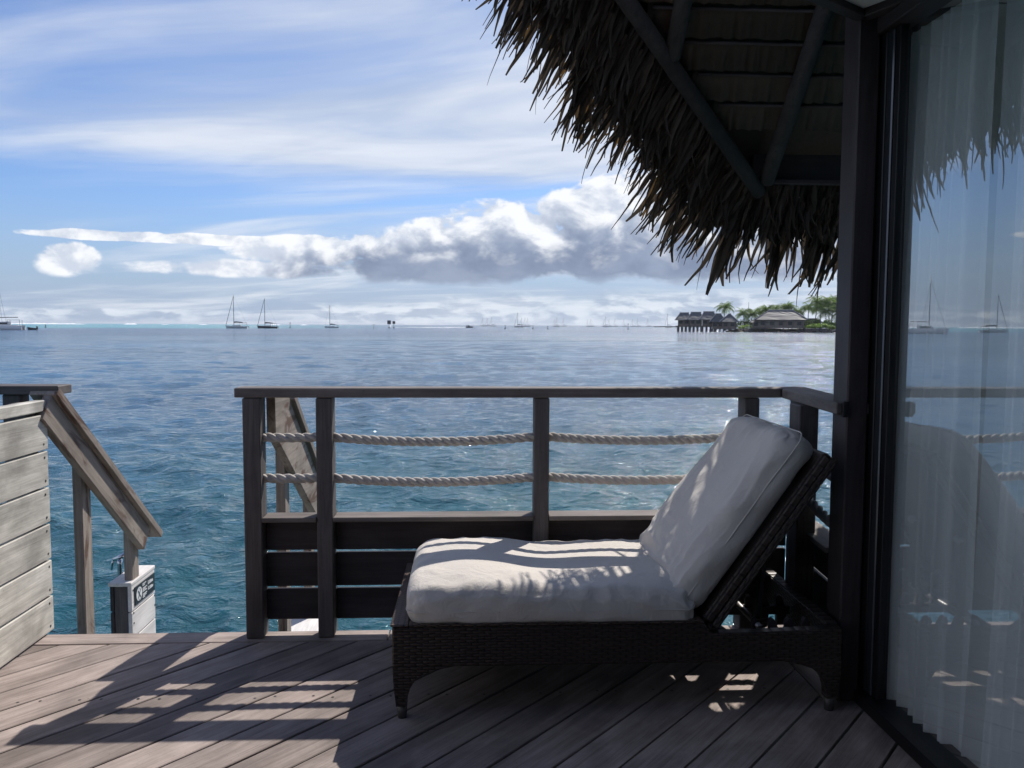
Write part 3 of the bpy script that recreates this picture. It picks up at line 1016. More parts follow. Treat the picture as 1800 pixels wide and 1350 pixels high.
def build_roof():
    rnd = random.Random(21)
    t = thing('thatched_roof', (1.8, 3.6, 2.1), 'dark palm thatch roof edge with a shaggy hanging fringe over the deck', 'roof')
    th = thatch_mat('thatch_leaf', (.030, .025, .022), (.105, .082, .062), .18)
    under = thatch_mat('thatch_underside', (.046, .031, .023), (.118, .084, .060), .02)
    XE = 6.2
    SM = 2.05
    H = lambda s: C0 + HD * s
    # solid thatch body: front slope
    ridge = H(SM)
    up = Vector((0, SLOPE, 1)).normalized()
    pts = [C0 + Vector((0, .12, -.113)), Vector((XE, 4.12, C0.z - .113)), Vector((XE, ridge.y, ridge.z)), ridge, ]
    prism('thatch_body', [p + up * .10 for p in pts], up * .12, under, t)
    # side skirt that hangs off the raking edge
    D1 = Vector((-.205, .30, -.44))
    D2 = Vector((0, .20, -.463))
    n1 = HD.cross(D1).normalized()
    if n1.z < 0: n1 = -n1
    prism('thatch_body', [H(-.02) + n1 * .05, H(SM) + n1 * .05, H(SM) + D1 * .42 + n1 * .05, H(-.02) + D1 * .42 + n1 * .05], n1 * .07, under, t)
    # back slope over the room
    bs = Vector((0, -SLOPE, 1)).normalized()
    prism('thatch_body', [Vector((1.46, ridge.y, ridge.z + .1)), Vector((XE, ridge.y, ridge.z + .1)), Vector((XE, 1.0, ridge.z - 1.4)), Vector((1.46, 1.0, ridge.z - 1.4))], bs * .12, under, t)
    # ragged courses seen from below
    for i in range(13):
        a = .27 + i * .105
        s0 = a / .63
        x0 = C0.x - .744 * s0 + .02
        y, z = 4.0 - a, C0.z + a * SLOPE
        V, F = [], []
        nx = int((XE - x0) / .018)
        for q in range(nx + 1):
            x = x0 + (XE - x0) * q / nx
            j = rnd.uniform(-.010, .010)
            V += [(x, y - .105, z + .105 * SLOPE + .085), (x, y - .03, z + .03 * SLOPE + .045 + rnd.uniform(-.006, .006)), (x, y + .05 + j, z - .05 * SLOPE - .012 + j * .5 + rnd.uniform(-.005, .005)), (x, y + .05 + j, z - .05 * SLOPE + .05)]
        for q in range(nx):
            for w in range(3):
                b = q * 4 + w
                F.append((b, b + 4, b + 5, b + 1))
        mobj('thatch_course', V, F, under, t, smooth=True)
        tube('batten', [(x0 + .02, y - .02, z + .034), (XE, y - .02, z + .034)], .008, W_dark('x'), t, 8)
    # poles
    tube('hip_pole', [H(-.03) - Vector((0, 0, .03)), H(SM) - Vector((0, 0, .03))], .036, W_pole('z'), t, 12)
    for x in (.84, 1.42, 2.1, 2.8):
        s0 = max(0.0, (C0.x - x) / .744)
        y0 = min(3.985, 4.0 - .63 * s0 - .02)
        z0 = C0.z + (4.0 - y0) * SLOPE
        y1 = ridge.y + .05
        tube('rafter', [(x, y0, z0 - .02), (x, y1, C0.z + (4.0 - y1) * SLOPE - .02)], .037, W_pole('y'), t, 12)
    box('eave_beam', (1.36, 4.005, 2.10), (XE, 4.05, 2.36), W_dark('x'), t, .004)
    box('eave_beam', (1.385, 3.965, 2.085), (XE, 4.003, 2.108), W_dark('x'), t, .004)

    # ---- fringe leaves: a folded tapering blade 1 m long along +X, drooping along -Z
    def leaf_geo(seed):
        r = random.Random(seed)
        n = 9
        V, F = [], []
        bend = r.uniform(-.05, .13)
        sway = r.uniform(-.11, .11)
        kink = r.uniform(-.05, .05) if r.random() < .5 else 0.0
        curl = r.choice([0, 0, r.uniform(.04, .12), r.uniform(-.12, .22)])
        tw = r.uniform(-1.0, 1.0)
        wd = r.uniform(.013, .028)
        for i in range(n + 1):
            u = i / n
            w = wd * (.62 + .5 * math.sin(min(1, u * 1.5) * math.pi * .6)) * (1 - .82 * max(0, u - .55) / .45) ** .8 + .002
            c = Vector((u, sway * u * u + kink * max(0, u - .6) + r.uniform(-.006, .006), -bend * u * u - curl * max(0, u - .7) ** 2 * 6))
            a = tw * u * 1.3
            yv, zv = Vector((0, math.cos(a), math.sin(a))), Vector((0, -math.sin(a), math.cos(a)))
            V += [c - yv * w - zv * w * .45, c + zv * w * .30, c + yv * w - zv * w * .45]
        for i in range(n):
            for q in (0, 1):
                b = i * 3 + q
                F.append((b, b + 3, b + 4, b + 1))
        return V, F
    geos = [leaf_geo(s) for s in range(14)]
    meshes = [mesh_data('leaf', v, f, th) for v, f in geos]

    def leafM(o, d, roll, scale, wide):
        x = d.normalized()
        y = Vector((0, 0, 1)).cross(x).normalized()
        z = x.cross(y)
        R = Matrix((x, y, z)).transposed().to_4x4()
        return Matrix.Translation(o) @ R @ Matrix.Rotation(roll, 4, 'X') @ Matrix.Diagonal((scale, scale * wide, scale * wide, 1))

    def root(q):
        """q in metres along the eave: negative runs up the raking edge, positive along the front eave"""
        if q < 0: return H(-q / 1.145), D1
        return C0 + Vector((q, 0, 0)), D2
    def direction(q):
        u = min(1, max(0, (q + .22) / .40))
        u = u * u * (3 - 2 * u)
        return D1.lerp(D2, u)
    singles, rest = [], []
    # clumps that make up the visible hanging tips
    q = -1.72
    while q < 1.0:
        nl = rnd.choice((4, 5, 6, 7))
        dd = direction(q)
        lean = rnd.gauss(0, .055)
        ln = rnd.gauss(1.0, .075)
        for _ in range(nl):
            o, _d = root(q + rnd.uniform(-.022, .022))
            e = Vector((HD.x, HD.y, HD.z)).normalized() if q < 0 else Vector((1, 0, 0))
            st = rnd.uniform(.30, .46)
            d2 = dd * (ln * rnd.uniform(.88, 1.08)) + e * (lean + rnd.gauss(0, .034)) + Vector((rnd.gauss(0, .012), rnd.gauss(0, .02), rnd.gauss(0, .02)))
            o2 = o + dd * st + n1 * rnd.uniform(-.01, .035)
            singles.append(leafM(o2, d2 - dd * st, rnd.gauss(0, .9), (d2 - dd * st).length, rnd.uniform(.75, 1.45) * (1.45 if q > -.15 else 1.0)))
        q += rnd.uniform(.026, .052)
    step = len(singles) / 300.0
    pick = set(int(i * step) for i in range(300)) if step > 1 else set(range(len(singles)))
    for i in sorted(pick):
        M = singles[i]
        link(bpy.data.objects.new('leaf', meshes[rnd.randrange(len(meshes))]), t, M)
    rest += [M for i, M in enumerate(singles) if i not in pick]
    # dense upper layers
    q = -2.3
    while q < 2.6:
        dd = direction(q)
        for lay in (0, 0, 1, 2, 2, 3, 3):
            o, _d = root(q + rnd.uniform(-.02, .02))
            e = HD.normalized() if q < 0 else Vector((1, 0, 0))
            st = (.0, .10, .18, .26)[lay] + rnd.uniform(-.03, .03)
            en = (.46, .54, .60, .68)[lay] + rnd.uniform(-.07, .06)
            if -.15 < q <= 1.0: en *= .86
            if q > 1.0 or q < -1.72: en += rnd.uniform(0, .2)
            d2 = dd * (en - st) + e * rnd.gauss(0, .022) + Vector((0, rnd.gauss(0, .01), rnd.gauss(0, .012)))
            rest.append(leafM(o + dd * st + n1 * rnd.uniform(-.015, .03), d2, rnd.gauss(0, .5), d2.length, rnd.uniform(1.2, 2.1) * .30 / max(.12, d2.length)))
        q += .0125
    # a few stray strips hanging loose
    for q_, ln in ((-1.62, .75), (-1.45, .7), (-.12, .5), (.30, .55), (.62, .5), (-.62, .5), (-1.0, .55)):
        o, dd = root(q_)
        d2 = direction(q_) * .35 + Vector((rnd.uniform(-.1, .1), 0, -.10))
        rest.append(leafM(o + direction(q_) * .72, d2, rnd.uniform(-1, 1), d2.length, .6))
    parts = []
    for M in rest:
        v, f = geos[rnd.randrange(len(geos))]
        parts.append(([M @ p for p in v], f))
    v, f = merge(parts)
    s = mobj('thatch_fringe', v, f, th, t)
    s['kind'] = 'stuff'
build_roof()

# ------------------------------------------------------------------ bungalow wall, glass door, curtains
def glass_mat():
    m_, t, k = newmat('door_glass')
    lw = k.n('ShaderNodeLayerWeight')
    lw.inputs['Blend'].default_value = .5
    fac = k.m('MULTIPLY_ADD', k.m('POWER', lw.outputs['Facing'], 1.75), .93, .07, clamp=True)
    tr = k.n('ShaderNodeBsdfTransparent')
    tr.inputs[0].default_value = (.96, .97, .97, 1)
    gl = k.n('ShaderNodeBsdfGlossy')
    gl.inputs['Color'].default_value = (.93, .97, 1.0, 1)
    gl.inputs['Roughness'].default_value = 0.0
    ms = k.n('ShaderNodeMixShader')
    t.links.new(fac, ms.inputs[0]); t.links.new(tr.outputs[0], ms.inputs[1]); t.links.new(gl.outputs[0], ms.inputs[2])
    finish(t, k, ms.outputs[0])
    m2, t2, k2 = newmat('door_glass_inner')
    tr = k2.n('ShaderNodeBsdfTransparent')
    tr.inputs[0].default_value = (.97, .985, .98, 1)
    finish(t2, k2, tr.outputs[0])
    return [m_, m2]

def curtain_mat():
    m_, t, k = newmat('sheer_curtain')
    tc = k.n('ShaderNodeTexCoord').outputs['Object']
    n = k.noise(tc, 300.0, 2, .5)
    df = k.n('ShaderNodeBsdfDiffuse'); df.inputs[0].default_value = (.96, .96, .96, 1)
    tl = k.n('ShaderNodeBsdfTranslucent'); tl.inputs[0].default_value = (.95, .95, .95, 1)
    tp = k.n('ShaderNodeBsdfTransparent')
    a = k.n('ShaderNodeMixShader'); a.inputs[0].default_value = .5
    t.links.new(df.outputs[0], a.inputs[1]); t.links.new(tl.outputs[0], a.inputs[2])
    b = k.n('ShaderNodeMixShader')
    t.links.new(k.smooth(n, .3, .7, .03, .09), b.inputs[0])
    t.links.new(a.outputs[0], b.inputs[1]); t.links.new(tp.outputs[0], b.inputs[2])
    finish(t, k, b.outputs[0])
    return m_

def build_bungalow():
    t = thing('bungalow', (1.6, 2, 0), 'dark timber bungalow corner with a tall sliding glass door', 'building')
    wz, wy, wx = W_dark('z'), W_dark('y'), W_dark('x')
    blk = plain('door_frame_black', (.012, .012, .014), .4, .3)
    alu = plain('door_stile_grey', (.10, .11, .125), .22, .75)
    box('corner_post', (1.366, 2.93, 0), (1.445, 3.05, 3.05), wz, t, .005)
    box('corner_post', (1.447, 2.945, 0), (1.56, 3.06, 3.05), wz, t, .004)
    dr = box('door_frame', (1.452, 2.902, .052), (1.53, 2.943, 2.43), blk, t, .003)
    box('stile', (1.455, 2.858, .052), (1.505, 2.90, 2.43), alu, dr, .004)
    box('seal', (1.462, 2.826, .052), (1.50, 2.856, 2.43), blk, dr, .002)
    box('threshold', (1.425, -1.6, .003), (1.56, 2.927, .05), blk, t, .004)
    box('header', (1.43, -1.6, 2.432), (1.56, 2.943, 2.62), wy, t, .004)
    gm = glass_mat()
    v = boxv((1.4765, .62, .051), (1.4835, 2.827, 2.431))
    mobj('glass_pane', v, BOXF, gm, t, fm=[1, 1, 1, 1, 1, 0])
    box('stile', (1.455, .56, .052), (1.505, .618, 2.43), alu, t, .004)
    box('wall', (1.45, -1.6, .052), (1.55, .558, 2.43), wz, t)
    # unseen room behind the glass; openings and pale finishes added to brighten the curtains
    rw = plain('room_wall', (.70, .68, .63), .8)
    box('wall', (1.562, 3.062, 0), (2.3, 3.16, 2.6), rw, t)
    box('wall', (2.302, 3.062, 0), (4.2, 3.16, .35), rw, t)
    box('wall', (2.302, 3.062, 2.45), (4.2, 3.16, 2.6), rw, t)
    wf = box('window', (2.304, 3.09, .352), (4.098, 3.12, .40), alu, t)  # unseen window, added to let skylight onto the back of the curtains
    box('frame', (2.304, 3.09, 2.40), (4.098, 3.12, 2.448), alu, wf)
    for x in (2.304, 3.18, 4.05):
        box('frame', (x, 3.09, .402), (x + .048, 3.12, 2.398), alu, wf)
    for x in (2.353, 3.229):
        mobj('pane', boxv((x, 3.103, .403), (x + .82, 3.107, 2.397)), BOXF, gm[1], wf)
    box('wall', (4.1, -1.6, 0), (4.2, -.9, 2.6), rw, t)
    box('wall', (4.1, 2.6, 0), (4.2, 3.06, 2.6), rw, t)
    box('room_floor', (1.562, -1.6, -.06), (4.1, 3.06, .0), plain('room_floorboards', (.66, .60, .52), .5), t)
    box('ceiling', (1.562, -1.6, 2.6), (4.1, 3.06, 2.66), plain('room_ceiling', (.80, .79, .77), .8), t)
    box('wall', (-2.2, -1.75, 0), (4.2, -1.62, 3.0), wz, t)  # unseen back wall, put in to cut sky light from behind
    box('porch_roof', (-2.2, -1.75, 2.66), (1.44, 1.0, 2.78), wx, t)  # unseen roof above the camera, added to block sky light
    # pale soffit with dark trim, its corner just above the post
    pa = [(1.345, 2.90, 2.50), (1.12, 2.739, 2.50), (1.12, 1.2, 2.50), (1.428, 1.2, 2.50), (1.428, 2.74, 2.50)]
    prism('soffit', pa, (0, 0, .02), plain('soffit_panel', (.62, .65, .62), .7, var=.04), t)
    bar('trim', (1.372, 2.925, 2.50), (1.10, 2.732, 2.50), .05, .045, wx, t)
    bar('trim', (1.375, 2.925, 2.50), (1.455, 2.76, 2.50), .05, .045, wx, t)
    box('fascia', (1.07, 1.2, 2.45), (1.118, 2.70, 2.60), wy, t)

def curtain(name, y0, y1, xc, label, seed, fold_len=.072):
    r = random.Random(seed)
    n = int((y1 - y0) / .0048)
    prof = []
    ph = 0.0
    for i in range(n + 1):
        y = y0 + (y1 - y0) * i / n
        ph += .0048 / fold_len * 2 * math.pi * (.65 + .7 * mnoise.noise(Vector((y * 5, seed, 0))) + .35)
        prof.append((y, math.copysign(abs(math.sin(ph)) ** .7, math.sin(ph)) + .3 * math.sin(ph * 2.3 + seed), mnoise.noise(Vector((y * 3.1, seed * 2.0, 5)))))
    V, F = [], []
    nz = 40
    for q in range(nz + 1):
        u = q / nz
        z = .018 + u * 2.41
        amp = .044 * (1 - .3 * u)
        for y, s, w in prof:
            pinch = 1 - .05 * math.sin(u * math.pi)
            ym = (y0 + y1) / 2
            yy = ym + (y - ym) * pinch + .02 * w * (1 - u)
            V.append((xc + s * amp * (1 + .3 * w) + .012 * mnoise.noise(Vector((y * 6, u * 1.6, seed))) - .02 * (1 - u), yy, z))
    m_ = n + 1
    for q in range(nz):
        for i in range(n):
            a = q * m_ + i
            F.append((a, a + 1, a + m_ + 1, a + m_))
    o = mobj(name, V, F, MATS['curtain'], None, smooth=True)
    tag(o, label, 'curtain', 'sheer curtains behind the glass door')

build_bungalow()
MATS['curtain'] = curtain_mat()
curtain('sheer_curtain', 2.50, 3.06, 1.575, 'white sheer curtain hanging behind the glass next to the corner post', 3.3)
curtain('sheer_curtain', 1.55, 2.43, 1.62, 'white sheer curtain behind the glass cut off by the frame edge', 8.1)

# ------------------------------------------------------------------ boats
def hull_geo(L, B, H, sheer=.25, draft=.3, transom=.55):
    """lofted displacement hull, bow towards -X; waterline at z = 0"""
    n = 12
    V, F = [], []
    for i in range(n + 1):
        u = i / n
        x = -L / 2 + L * u
        w = B / 2 * (math.sin(min(1, u / .6) * math.pi / 2) ** .75) * (1 - (1 - transom) * max(0, (u - .6) / .4) ** 1.5)
        w = max(w, .04)
        top = H + sheer * (1 - u) ** 2 * 2
        ov = .10 * L * max(0, .25 - u)
        V += [(x, 0, -draft), (x + ov, -w * .72, 0), (x - ov * .3, -w, top), (x - ov * .3, w, top), (x + ov, w * .72, 0)]
    for i in range(n):
        a, b = i * 5, (i + 1) * 5
        for q in range(5):
            q2 = (q + 1) % 5
            F.append((a + q, a + q2, b + q2, b + q))
    F.append((0, 1, 2, 3, 4)); F.append(tuple(n * 5 + q for q in (4, 3, 2, 1, 0)))
    return V, F

def sailboat(label, loc, L=11.0, mast=16.5, hull=(.45, .47, .5), heading=0.0, trim=(.05, .06, .09), bimini=True, group=None, jib=True, dark_hull=False):
    M = Matrix.Translation((loc[0], loc[1], WATER)) @ Matrix.Rotation(rad(heading), 4, 'Z')
    t = bpy.data.objects.new('sailboat', None)
    link(t, None, M)
    tag(t, label, 'sailboat', group)
    hm = plain('hull_%s' % ('dark' if dark_hull else 'grey'), (.03, .035, .05) if dark_hull else hull, .4, var=.05, scale=.5)
    wm = plain('boat_white', (.6, .6, .6), .4, var=.05, scale=.5)
    mm = plain('mast_grey', (.16, .17, .19), .4, .3, .05)
    cm = plain('sail_cover', trim, .8, scale=.8)
    k = L / 11.0
    sub = lambda name, vf, m_, sm=False: mobj(name, vf[0], vf[1], m_, t, M, sm)
    sub('hull', hull_geo(L, L * .30, .95 * k), hm, True)
    sub('cabin', bevelled([(-2.2 * k, -.9 * k, .9 * k), (2.0 * k, -1.1 * k, .85 * k), (2.0 * k, 1.1 * k, .85 * k), (-2.2 * k, .9 * k, .9 * k),
                           (-1.5 * k, -.75 * k, 1.45 * k), (1.9 * k, -.9 * k, 1.5 * k), (1.9 * k, .9 * k, 1.5 * k), (-1.5 * k, .75 * k, 1.45 * k)], BOXF, .05), wm)
    xm = -1.4 * k
    sub('mast', tubev([(xm, 0, .9 * k), (xm, 0, mast * .6), (xm + .05, 0, mast)], [.17, .16, .11], 8), mm, True)
    sub('boom', tubev([(xm + .1, 0, 2.5 * k), (xm + 4.4 * k, 0, 2.55 * k)], .09, 8), mm, True)
    sub('furled_sail', tubev([(xm + .2, 0, 2.85 * k), (xm + 1.2 * k, 0, 2.95 * k), (xm + 4.3 * k, 0, 2.75 * k)], [.28, .30, .16], 8), cm, True)
    sub('forestay', tubev([(-L / 2 + .1, 0, 1.3 * k), (xm, 0, mast * .97)], .12 if jib else .035, 6), cm if jib else mm, True)
    sub('backstay', tubev([(L / 2 - .1, 0, 1.0 * k), (xm, 0, mast)], .025, 5), mm, True)
    sub('spreader', tubev([(xm, -1.1 * k, mast * .55), (xm, 1.1 * k, mast * .55)], .05, 6), mm, True)
    if bimini:
        sub('bimini', bevelled(boxv((2.1 * k, -1.2 * k, 2.45 * k), (4.4 * k, 1.2 * k, 2.6 * k)), BOXF, .05), cm)
        for x in (2.2, 4.3):
            for y in (-1.15, 1.15):
                sub('bimini_pole', tubev([(x * k, y * k, .9 * k), (x * k, y * k, 2.46 * k)], .05, 6), mm)
    sub('pushpit', tubev([(L / 2 - 1.0, -1.0 * k, 1.6 * k), (L / 2, -.8 * k, 1.6 * k), (L / 2, .8 * k, 1.6 * k), (L / 2 - 1.0, 1.0 * k, 1.6 * k)], .05, 6), mm)
    return t

sailboat('grey hulled sailboat with a boom tent, leftmost of the three moored before the clouds', (-126.3, 451.5), 13.0, 17.8, heading=-14)
sailboat('dark hulled sailboat moored just beside the grey hulled one', (-115.5, 474.1), 12.0, 17.0, heading=-10, dark_hull=True)
sailboat('small single masted sailboat moored alone above the railing', (-91.8, 547.6), 9.6, 15.0, heading=-6, jib=False, hull=(.12, .14, .18))
sailboat('moored sailboat lying beyond the pale screen, only mirrored in the glass door', (-232, 362), 12.0, 17.0, heading=12)

def catamaran(loc):
    M = Matrix.Translation((loc[0], loc[1], WATER)) @ Matrix.Rotation(rad(18), 4, 'Z')
    t = bpy.data.objects.new('catamaran', None)
    link(t, None, M)
    tag(t, 'white cruising catamaran cut off at the edge of the picture', 'catamaran')
    wm = plain('cat_white', (.62, .63, .64), .4, var=.05, scale=.5)
    dm = plain('cat_window', (.02, .025, .03), .2)
    mm = plain('mast_grey', (.16, .17, .19), .4, .3, .05)
    sub = lambda name, vf, m_, sm=False: mobj(name, vf[0], vf[1], m_, t, M, sm)
    for y in (-2.9, 2.9):
        v, f = hull_geo(13.5, 1.7, 1.55, .3)
        sub('hull', ([(a, b + y, c) for a, b, c in v], f), wm, True)
    sub('bridge_deck', bevelled(boxv((-3.6, -2.9, 1.1), (5.8, 2.9, 1.7)), BOXF, .1), wm)
    cb = sub('cabin', bevelled([(-2.6, -2.3, 1.7), (2.8, -2.5, 1.7), (2.8, 2.5, 1.7), (-2.6, 2.3, 1.7), (-1.2, -1.9, 2.75), (2.7, -2.2, 2.85), (2.7, 2.2, 2.85), (-1.2, 1.9, 2.75)], BOXF, .08), wm)
    for y in (-2.46, 2.40):
        mobj('window', *bevelled(boxv((-1.0, y, 1.95), (2.4, y + .06, 2.5)), BOXF, .01), dm, cb, M)
    sub('hard_top', bevelled(boxv((2.2, -2.4, 3.35), (6.2, 2.4, 3.5)), BOXF, .06), wm)
    for x in (2.4, 6.0):
        for y in (-2.3, 2.3):
            sub('top_pole', tubev([(x, y, 1.6), (x, y, 3.36)], .06, 6), mm)
    sub('mast', tubev([(-.9, 0, 2.6), (-.9, 0, 20.5)], [.19, .12], 8), mm, True)
    sub('boom', tubev([(-.8, 0, 4.2), (5.2, 0, 4.3)], .16, 8), plain('cat_sail_cover', (.25, .27, .3), .8), True)
    for y in (-3.2, 3.2):
        sub('shroud', tubev([(1.2, y, 1.6), (-.9, 0, 18.5)], .035, 5), mm)
    sub('forestay', tubev([(-6.4, 0, 1.8), (-.9, 0, 19)], .07, 5), mm)
catamaran((-160.0, 289.3))

def dinghy(loc, label, head, s=1.0, outboard=True):
    M = Matrix.Translation((loc[0], loc[1], WATER)) @ Matrix.Rotation(rad(head), 4, 'Z')
    t = bpy.data.objects.new('dinghy', None)
    link(t, None, M)
    tag(t, label, 'dinghy')
    dk = plain('dinghy_dark', (.035, .045, .06), .6)
    v, f = hull_geo(4.2 * s, 1.7 * s, .62 * s, .22 * s, .1)
    mobj('hull', v, f, dk, t, M, True)
    mobj('thwart', *bevelled(boxv((-.2 * s, -.7 * s, .5 * s), (.1 * s, .7 * s, .68 * s)), BOXF, .02), plain('dinghy_pale', (.45, .45, .43), .6), t, M)
    if outboard:
        mobj('outboard', *bevelled(boxv((2.0 * s, -.22 * s, .3 * s), (2.4 * s, .22 * s, 1.3 * s)), BOXF, .06), plain('outboard_black', (.02, .02, .022), .4), t, M)
dinghy((-151.6, 293.1), 'small dark dinghy floating near the catamaran', -20)

def far_fleet():
    g = 'yachts at anchor along the far horizon'
    proto = sailboat('x', (0, 0), 12.0, 16.5, heading=0, bimini=True, group=g, hull=(.22, .25, .31))
    spots = [(23.7, 1672.5, 'first yacht from the speedboat among the far anchored yachts'), (35.4, 1801.0, 'second yacht from the speedboat among the far anchored yachts'),
             (39.3, 1560.7, 'third yacht from the speedboat among the far anchored yachts'), (51.1, 899.2, 'tallest masted far yacht, standing over the horizon beside a cluster'),
             (95.1, 1558.3, 'far yacht just beside the tallest masted one'), (95.2, 1460.5, 'far yacht second beside the tallest masted one'),
             (106.9, 1557.5, 'far yacht third beside the tallest masted one'), (181.3, 1792.2, 'far yacht at the near end of the trio between clusters'),
             (142.4, 1370.1, 'larger middle yacht of the trio between clusters'), (200.9, 1790.1, 'far yacht at the outer end of the trio between clusters'),
             (252.2, 1783.6, 'smaller yacht of the pair about mid horizon'), (224.9, 1544.9, 'larger yacht of the pair about mid horizon'),
             (286.2, 1778.5, 'first of the four far yachts nearest the railing corner post'), (222.5, 1359.4, 'largest of the four far yachts nearest the railing corner post'),
             (276.9, 1649.6, 'third of the four far yachts nearest the railing corner post'), (310.3, 1774.4, 'fourth of the four far yachts nearest the railing corner post'),
             (356.9, 1918.5, 'tiniest far yacht before the dark channel post'), (347.4, 1767.5, 'far yacht just past the dark channel post'),
             (358.1, 1765.4, 'far yacht second past the dark channel post'), (379.4, 1760.9, 'last far yacht before the low pier')]
    rnd = random.Random(5)
    for i, (x, y, lab) in enumerate(spots):
        M = Matrix.Translation((x, y, WATER)) @ Matrix.Rotation(rad(rnd.uniform(-40, 25)), 4, 'Z') @ Matrix.Scale(rnd.uniform(.9, 1.1), 4)
        o = copy_tree(proto, M)
        tag(o, lab, 'sailboat', g)
    def kill(o):
        for c in list(o.children): kill(c)
        bpy.data.objects.remove(o)
    kill(proto)
far_fleet()
sailboat('tall masted yacht moored at the pier beside the thatched huts', (248.4, 1035.0), 13.0, 18.0, heading=30, hull=(.5, .5, .5))

def speedboat():
    M = Matrix.Translation((-2.1, 700, WATER)) @ Matrix.Rotation(rad(8), 4, 'Z') @ Matrix.Rotation(rad(180), 4, 'Z')
    t = bpy.data.objects.new('speedboat', None)
    link(t, None, M)
    tag(t, 'dark open speedboat running ahead of a long white wake', 'speedboat')
    dk = plain('dinghy_dark', (.035, .045, .06), .6)
    v, f = hull_geo(6.0, 2.1, .95, .3, .1)
    mobj('hull', v, f, dk, t, M, True)
    mobj('console', *bevelled(boxv((-.3, -.5, .9), (.5, .5, 2.0)), BOXF, .05), dk, t, M)
    for x in (.8, 2.0):
        v, f = tubev([(x, 0, .9), (x, 0, 1.6), (x, 0, 2.1), (x, 0, 2.35), (x, 0, 2.5)], [.32, .36, .25, .18, .05], 8)
        o = mobj('person', v, f, dk, None, M, True)
        tag(o, 'dark figure sitting %s in the open speedboat' % ('behind the console' if x < 1 else 'at the stern'), 'person')
    # wake
    rnd = random.Random(3)
    V, F = [], []
    for i in range(120):
        u = i / 119
        x = 3 + u * 62
        w = .9 + 2.6 * u * (1 - .5 * u)
        for q in range(5):
            V.append((x + rnd.uniform(-.3, .3), (q / 4 - .5) * 2 * w, .05 + max(0, .55 * (1 - u) * math.sin(q / 4 * math.pi)) + rnd.uniform(0, .16)))
    for i in range(119):
        for q in range(4):
            a = i * 5 + q
            F.append((a, a + 1, a + 6, a + 5))
    o = mobj('wake_foam', V, F, plain('sea_foam', (.82, .85, .87), .9, var=.05, scale=.3), None, M)
    tag(o, 'long white foam wake trailing behind the speedboat', 'foam', kind='stuff')
speedboat()

def markers():
    dk = plain('marker_dark', (.04, .045, .05), .7)
    g = 'channel markers out on the lagoon'
    for x, y, h, lab in ((-110.2, 508.2, 3.4, 'thin channel post standing past the dark hulled sailboat'), (-60.7, 516.4, 2.6, 'channel buoy between the lone sailboat and the notice boards'),
                         (21.0, 519.6, 2.3, 'channel buoy just past the speedboat'), (38.4, 518.6, 2.3, 'channel buoy beneath the tallest masted far yacht'),
                         (47.7, 517.8, 1.9, 'pale stubby buoy between two far yacht clusters'), (97.2, 510.8, 3.6, 'tall dark channel post before the far yachts near the huts'),
                         (-233.2, 464.8, 1.6, 'tiny reef post beyond the dinghy')):
        t = thing('channel_marker', (x, y, WATER), lab, 'buoy', g)
        mobj('float', *tubev([(x, y, WATER - .2), (x, y, WATER + .35), (x, y, WATER + .5)], [.55, .5, .2], 10), dk, t, smooth=True)
        mobj('pole', *tubev([(x, y, WATER + .4), (x, y, WATER + h)], [.14, .09], 8), dk, t, smooth=True)
        mobj('topmark', *tubev([(x, y, WATER + h - .5), (x, y, WATER + h - .1), (x, y, WATER + h)], [.28, .30, .05], 8), dk, t, smooth=True)
    for x, y, w, lab in ((-59.3, 597.1, 2.6, 'larger of two notice boards standing in the water'), (-55.9, 597.4, 1.9, 'smaller of two notice boards standing in the water')):
        t = thing('notice_board', (x, y, WATER), lab, 'sign', 'notice boards in the lagoon')
        mobj('board', *bevelled(boxv((x - w / 2, y - .1, WATER + 3.4 - w * .3), (x + w / 2, y, WATER + 3.4 + w * .75)), BOXF, .02), dk, t)
        mobj('pole', *tubev([(x, y, WATER - 1), (x, y, WATER + 3)], .13, 8), dk, t)
        mobj('float', *tubev([(x, y, WATER - .3), (x, y, WATER + .5)], .6, 10), dk, t)
markers()

def breakers():
    rnd = random.Random(9)
    V, F = [], []
    for az0, az1, h in ((-29.5, -24.5, 2.6), (-22.4, -21.6, 3.2), (-20.2, -19.8, 1.4), (-18.0, -17.4, 1.6), (-13.6, -12.8, 2.2), (-11.6, -11.1, 1.4), (-36, -31, 3.0)):
        n = max(6, int((az1 - az0) / .12))
        base = len(V)
        for i in range(n + 1):
            a = rad(az0 + (az1 - az0) * i / n)
            R = 2300
            e = math.sin(math.pi * i / n) ** .4
            hh = h * e * rnd.uniform(.5, 1.25) + .05
            for dr, z in ((-9, -.3), (-3, hh * .6), (0, hh), (6, hh * .5), (14, -.3)):
                V.append(((R + dr) * math.sin(a), (R + dr) * math.cos(a), WATER + z))
        for i in range(n):
            for q in range(4):
                b = base + i * 5 + q
                F.append((b, b + 1, b + 6, b + 5))
    o = mobj('surf', V, F, plain('sea_foam', (.82, .85, .87), .9, var=.05, scale=.3), None, smooth=True)
    tag(o, 'white surf breaking on the outer reef at the horizon', 'surf', kind='stuff')
breakers()

